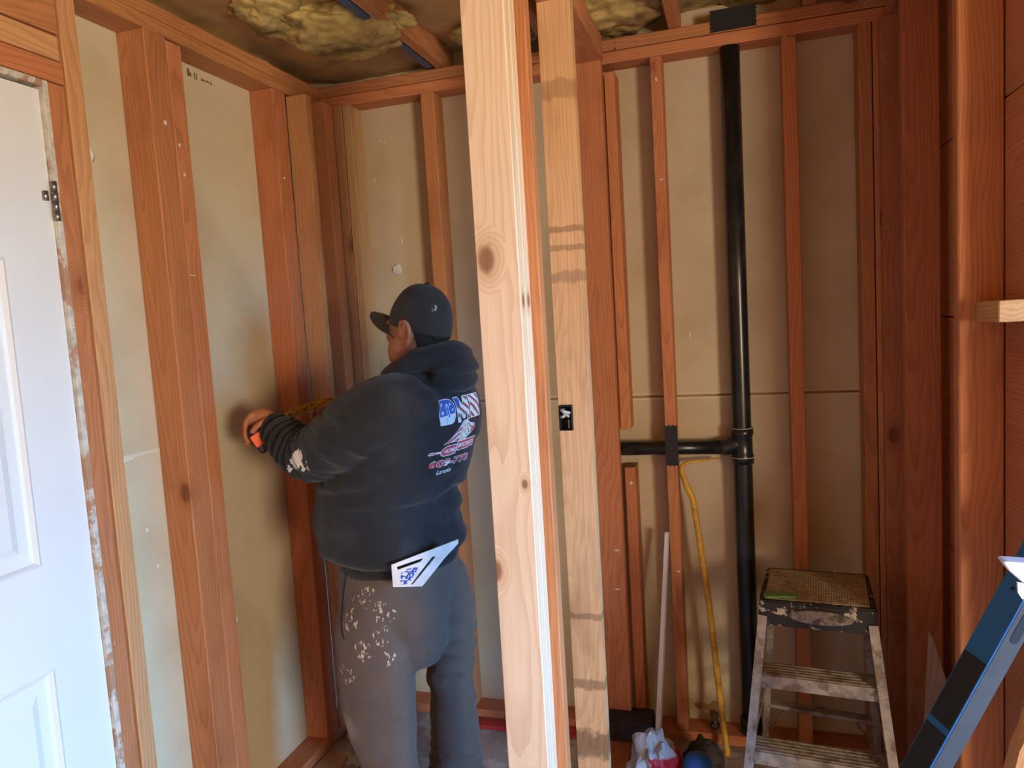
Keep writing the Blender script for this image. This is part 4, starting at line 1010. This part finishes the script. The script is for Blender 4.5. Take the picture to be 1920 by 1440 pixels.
def fillD(m_):
    paint_(m_ & (PC[:, 1] > 1.279+.12*PC[:, 0]), BLU); paint_(m_ & (PC[:, 1] <= 1.279+.12*PC[:, 0]), (.50, .58, .66))
    for (x, z, r) in ((.013, 1.313, .0065), (.017, 1.290, .0065), (.046, 1.311, .005), (.051, 1.296, .005)):
        star = [((r if k % 2 == 0 else r*.42)*math.sin(k*math.pi/5)+x, (r if k % 2 == 0 else r*.42)*math.cos(k*math.pi/5)+z) for k in range(10)]; paint_(in_poly(PC, star), WHT)
outlined([(0, 1.326), (.040, 1.326), (.053, 1.322), (.060, 1.312), (.0615, 1.296), (.0600, 1.276), (.053, 1.263), (.044, 1.2585), (.008, 1.258)], fillD)
slit = [(.030, 1.308), (.034, 1.313), (.039, 1.308), (.0415, 1.276), (.034, 1.273)]; m_ = in_poly(PC, slit); paint_(m_, WHT); paint_(m_ & (poly_dist(PC, slit) > .0018), BLU)
def fillM(m_): stripes(m_); paint_(m_ & (PC[:, 0] < .084) & (PC[:, 1] > 1.300), BLU)
outlined([(.065, 1.326), (.086, 1.326), (.0955, 1.300), (.106, 1.326), (.127, 1.326), (.127, 1.260), (.1115, 1.260), (.1115, 1.285), (.1010, 1.266), (.091, 1.266), (.081, 1.285), (.081, 1.258), (.067, 1.258)], fillM)
outlined([(.131, 1.326), (.196, 1.326), (.196, 1.262), (.131, 1.262)], lambda m_: stripes(m_, .006))
# eagle-and-flag emblem
eag = [(.028, 1.204), (.050, 1.218), (.068, 1.240), (.082, 1.252), (.096, 1.262), (.112, 1.262), (.130, 1.250), (.152, 1.246), (.162, 1.232), (.150, 1.222), (.128, 1.214), (.112, 1.204), (.098, 1.196), (.090, 1.204), (.072, 1.206), (.050, 1.206)]
ie = in_poly(PC, eag); qs = ((PC[:, 1]-.45*PC[:, 0])/.0075) % 2 < 1
paint_(ie & qs & (PC[:, 0] < .088), RDB); paint_(ie & ~qs & (PC[:, 0] < .088), WHT)
n_e = np.array([mnoise.noise(Vector((p[0]*140, p[1]*140, 2.))) for p in PC])
paint_(ie & (PC[:, 0] >= .084) & (PC[:, 0] < .118), BEI); paint_(ie & (PC[:, 0] >= .084) & (PC[:, 0] < .118) & (n_e > .12), WHT); paint_(ie & (PC[:, 0] >= .118), WHT); paint_(ie & (PC[:, 0] >= .118) & (n_e < -.08), (.12, .20, .30)); paint_(ie & (PC[:, 0] > .138) & (PC[:, 1] < 1.238), RDB)
paint_(ie & (poly_dist(PC, eag) < .0014), WHT)
# tool-shaped banner with the trade line, phone number and town
outlined([(-.008, 1.184), (-.004, 1.188), (.030, 1.186), (.030, 1.181), (-.005, 1.180)], RDB)
b1_ = [(.026, 1.184), (.032, 1.193), (.042, 1.199), (.084, 1.199), (.084, 1.172), (.042, 1.170), (.032, 1.174)]; outlined(b1_, RDB)
b2_ = [(.084, 1.206), (.175, 1.206), (.175, 1.180), (.090, 1.178), (.084, 1.182)]; outlined(b2_, RDB)
paint_(in_tris(PC, text_tris('HOME', .039, 1.1785, .012, .042, bold=.02)), WHT)
paint_(in_tris(PC, text_tris('IMPROVEMENTS', .090, 1.186, .012, .080, bold=.02)), WHT)
for off, colr in ((.06, WHT), (.0, RDB)):
    paint_(in_tris(PC, text_tris('609-773', .002-(.0016 if off else 0), 1.143-(.0016 if off else 0), .019+(.0032 if off else 0), .150+(.0032 if off else 0), bold=.03+off*.5)), colr)
paint_(in_tris(PC, text_tris('Lanoka', .030, 1.122, .013, .055, shear=.3, bold=.015)), WHT)
bvH = BVHTree.FromPolygons([tuple(v.co) for v in hoodm.vertices], [tuple(p.vertices) for p in hoodm.polygons])
grid = {}
def gp(i, j):
    if (i, j) not in grid:
        x = X0+i*CS; z = Z0+j*CS; h = bvH.ray_cast(BP(-.6, .125-x, z), PF)
        grid[(i, j)] = (h[0]-PF*.0016) if h[0] else None
    return grid[(i, j)]
pv_, pf_, pc_, pidx = [], [], [], {}
for j in range(NZ):
    for i in range(NX):
        k = j*NX+i
        if ink[k, 0] < 0: continue
        q = [(i, j), (i+1, j), (i+1, j+1), (i, j+1)]
        if any(gp(*c_) is None for c_ in q): continue
        for c_ in q:
            if c_ not in pidx: pidx[c_] = len(pv_); pv_.append(tuple(gp(*c_)))
        pf_.append([pidx[c_] for c_ in q][::-1]); pc_.append(ink[k])
pm = mesh('back_print', pv_, pf_, True)
ca = pm.color_attributes.new('ink', 'FLOAT_COLOR', 'CORNER')
ca.data.foreach_set('color', np.concatenate([np.repeat(np.array(pc_), 4, 0), np.ones((len(pc_)*4, 1))], 1).ravel())
m, ns, ls, b = newmat('print_ink', .8); at_ = N(ns, 'ShaderNodeVertexColor', layer_name='ink')
t = N(ns, 'ShaderNodeTexCoord'); ls.new(mix(ns, ls, at_.outputs[0], (.35, .35, .38), mth(ns, ls, 'MULTIPLY', rng(ns, ls, noise_(ns, ls, t.outputs['Object'], 70, 4), .5, .75), .5), 'MULTIPLY'), b.inputs['Base Color'])
tag(link('back_print', pm, MAT['print_ink'], hoodie), 'red, white and blue trade print')

# ---- tape measure in his hands
simple('tape_orange', (.90, .11, .012), .45, var=.1); simple('tape_grey', (.17, .17, .18), .5); simple('tape_black', (.02, .02, .022), .5)
tm_c = Vector((-1.3215, 1.8030, 1.2170))
tm = tag(empty('tape_measure', tm_c), 'orange and black tape measure with yellow blade held by the worker', 'tape measure')
rr = Vector((.956, .293, 0)); nn_ = (Vector((0, 0, CH))-tm_c).normalized(); rr = (rr-nn_*rr.dot(nn_)).normalized(); uu = nn_.cross(rr)
e1 = math.cos(.56)*rr+math.sin(.56)*uu; e2 = -math.sin(.56)*rr+math.cos(.56)*uu
def tbox(name, a0, a1, b0, b1, c0, c1, mat, parent=tm, bev=.003):
    bm = bmesh.new(); add_box(bm, a0, a1, b0, b1, c0, c1, bev)
    for v in bm.verts: v.co = e1*v.co.x+e2*v.co.y+nn_*v.co.z
    bmesh.ops.recalc_face_normals(bm, faces=bm.faces); return link(name, from_bm(name, bm), MAT[mat], parent)
cs = tbox('tape_case', -.026, .026, -.034, .034, -.017, .017, 'tape_black', bev=.006)
tbox('orange_label', -.025, .022, -.010, .026, .0165, .0195, 'tape_orange', cs, .001); tbox('lock_button', -.018, .010, .0335, .041, -.009, .009, 'tape_grey', cs, .002)
m, ns, ls, b = newmat('blade_yellow', .4, (.60, .38, .03))
t = N(ns, 'ShaderNodeTexCoord'); sx = N(ns, 'ShaderNodeSeparateXYZ'); ls.new(t.outputs['Object'], sx.inputs[0])
tk = mth(ns, ls, 'GREATER_THAN', mth(ns, ls, 'FRACT', mth(ns, ls, 'MULTIPLY', sx.outputs['Y'], 95.0)), .8)
dg_ = rng(ns, ls, noise_(ns, ls, t.outputs['Object'], 95, 2), .54, .57)
ls.new(mix(ns, ls, mix(ns, ls, (.60, .37, .03), (.03, .025, .01), mth(ns, ls, 'MULTIPLY', tk, .7)), (.05, .035, .01), mth(ns, ls, 'MULTIPLY', dg_, .75)), b.inputs['Base Color'])
bl_ = catmull([(-1.3135, 1.8300, 1.2480), (-1.2926, 1.9535, 1.2813), (-1.2476, 2.0417, 1.2923), (-1.2007, 2.1411, 1.3009), (-1.1653, 2.2051, 1.3067), (-1.10, 2.32, 1.316)], 8)
v, f = [], []
for i, p in enumerate(bl_):
    p = Vector(p)-tm_c; a = Vector(bl_[max(0, i-1)]); b = Vector(bl_[min(len(bl_)-1, i+1)]); tt = (b-a).normalized(); sd = tt.cross(UZ).normalized()
    for k in range(5): h_ = (k-2)/2*.0125; v.append(tuple(p+UZ*h_+sd*(.0035*(1-(h_/.0125)**2))))
    for k in range(5): h_ = (2-k)/2*.0125; v.append(tuple(p+UZ*h_+sd*(.0035*(1-(h_/.0125)**2)-.0008)))
    if i:
        for k in range(10): f.append(((i-1)*10+k, (i-1)*10+(k+1) % 10, i*10+(k+1) % 10, i*10+k))
link('blade', mesh('blade', v, f, True), MAT['blade_yellow'], tm)

# ---- speed square in his back pocket
simple('square_alu', (.68, .68, .70), .38, .25, var=.15, scale=20); simple('logo_blue', (.02, .08, .42), .5)
sq = tag(empty('speed_square', (-.80, 1.70, .89)), 'aluminium speed square with slots tucked in the back trouser pocket', 'square')
so = Vector((-.80, 1.70, .89)); A0 = Vector((-.8704, 1.6697, .9101)); ax_ = (Vector((-.7256, 1.7797, .9365))-A0); ax_.z = 0; ax_.normalize(); sn = ax_.cross(UZ).normalized()
if sn.y > 0: sn = -sn
def sq2(P): d = Vector(P)-A0; return (d.dot(ax_), d.z)
outer = [sq2(p) for p in ((-.8704, 1.6697, .9101), (-.867, 1.6651, .8506), (-.7912, 1.6924, .8384), (-.7473, 1.7437, .9039), (-.7256, 1.7797, .9365), (-.7252, 1.7809, .9479))]
sl1 = [sq2(p) for p in ((-.8561, 1.6734, .9023), (-.8537, 1.6733, .8939), (-.7991, 1.7016, .9048), (-.7909, 1.7049, .9126), (-.7975, 1.7029, .913))]
sl2 = [sq2(p) for p in ((-.8190, 1.6787, .8490), (-.8137, 1.6829, .8490), (-.7661, 1.7283, .9118), (-.7735, 1.7227, .9133))]
def plate_holes(name, loops, t):
    bm = bmesh.new(); eds = []
    for lp in loops:
        vv = [bm.verts.new((x, 0, z)) for x, z in lp]; eds += [bm.edges.new((vv[i], vv[(i+1) % len(vv)])) for i in range(len(vv))]
    bmesh.ops.triangle_fill(bm, use_beauty=True, edges=eds)
    r = bmesh.ops.extrude_face_region(bm, geom=list(bm.faces)); bmesh.ops.translate(bm, vec=(0, t, 0), verts=[g for g in r['geom'] if isinstance(g, bmesh.types.BMVert)])
    for v in bm.verts: v.co = A0-so+ax_*v.co.x+UZ*v.co.z+sn*(.006-v.co.y)
    bmesh.ops.recalc_face_normals(bm, faces=bm.faces); return from_bm(name, bm)
link('square_plate', plate_holes('square_plate', [outer, sl1, sl2], .004), MAT['square_alu'], sq)
lg_ = []; rnd = random.Random(3); CL = .0016
v, f = [], []
L0 = np.array([sq2(p) for p in ((-.8459, 1.6752, .8892), (-.8484, 1.6708, .8530), (-.826, 1.6774, .8510), (-.8037, 1.6956, .8895), (-.8115, 1.6938, .8940))])
mn, mx = L0.min(0), L0.max(0)
for i in range(int((mx[0]-mn[0])/CL)):
    for j in range(int((mx[1]-mn[1])/CL)):
        x = mn[0]+i*CL; z = mn[1]+j*CL
        if in_poly(np.array([[x, z]]), [tuple(q) for q in L0])[0] and mnoise.noise(Vector((x*170, z*230, .5))) > -.1:
            k = len(v); v += [tuple(A0-so+ax_*a+UZ*b+sn*.0066) for a, b in ((x, z), (x+CL, z), (x+CL, z+CL), (x, z+CL))]; f.append((k, k+1, k+2, k+3))
link('blue_marking', mesh('blue_marking', v, f), MAT['logo_blue'], sq)

# ---- marks on the wall boards: stamp, blobs and scuffs of joint compound, nails
simple('stamp_ink', (.16, .12, .06), .9)
for (y, z, w, h) in ((1.915, 2.322, .010, .022), (1.926, 2.318, .006, .012), (1.945, 2.318, .004, .02), (1.953, 2.318, .004, .02), (1.975, 2.316, .016, .006), (1.997, 2.317, .014, .005), (2.017, 2.316, .006, .008)):
    box('stamp_mark', XLb, XLb+.0006, y, y+w, z-h/2, z+h/2, MAT['stamp_ink'], wl, bev=0)
def blob(parent, p, r, axis, seed):
    bm = bmesh.new(); bmesh.ops.create_icosphere(bm, subdivisions=2, radius=1)
    for v in bm.verts:
        k = 1+.5*mnoise.noise(v.co*1.3+Vector((seed, 0, 0)))
        q = v.co*k; v.co = Vector((q.x*r[0], q.y*r[1], q.z*r[2]))
    o = link('compound_blob', from_bm('compound_blob', bm, True), MAT['mud_white'], parent); o.location = Vector(p)-parent.location
for i, (y, z, ry, rz) in enumerate(((1.522, 2.003, .012, .020), (1.508, 2.125, .006, .016), (1.516, 1.262, .010, .012), (1.520, 1.215, .022, .008), (1.545, 1.213, .018, .005), (1.575, 1.01, .005, .007), (1.60, .90, .004, .006), (1.82, 1.44, .006, .010), (1.835, 1.36, .004, .012), (1.83, 1.05, .005, .008), (1.86, .78, .006, .010), (1.90, .62, .005, .01), (1.815, 1.98, .004, .018))):
    blob(wl, (XLb, y, z), (.0015, ry, rz), 'x', i*3.1)
for i, (x, z, rx, rz) in enumerate(((-1.247, 2.221, .005, .006), (-1.262, 2.224, .004, .006), (-1.205, 1.845, .004, .014), (-1.231, 1.738, .022, .020), (-1.30, 2.08, .006, .004), (-.148, 1.427, .003, .016))):
    blob(wb, (x, YBb, z), (rx, .0012, rz), 'y', i*5.7)
for i, (y, z, ry, rz) in enumerate(((1.695, 2.11, .006, .007), (1.742, 2.06, .004, .006), (1.75, 1.98, .004, .005), (1.745, 1.70, .012, .002), (2.24, 2.05, .006, .004))):
    blob(wl, (XL+.002, y, z), (.0025, ry, rz), 'x', i*2.3)
for i, (x, z, rx, rz) in enumerate(((-.218, 2.27, .004, .007), (-.215, 1.95, .006, .003), (-.36, .93, .006, .006), (-.21, .62, .007, .005), (-.415, .70, .012, .003), (-.42, .56, .009, .003))):
    blob(wb, (x, YB-.0005 if x > -.39 else 2.470, z), (rx, .0025, rz), 'y', i*4.7)
for (x, y, z) in ((-.345, YB, 2.405), (-.345, YB, 2.385), (-.455, 2.470, 2.37), (-.43, 2.470, 2.375), (.188, YB, 2.335), (.20, YB, 2.335)):
    o = link('nail_head', lathe_mesh('nail_head', [(0, .0016), (.0042, .001), (.0046, 0)], 10), MAT['steel'], wb); o.rotation_euler.x = math.pi/2; o.location = Vector((x, y-.0002, z))-wb.location
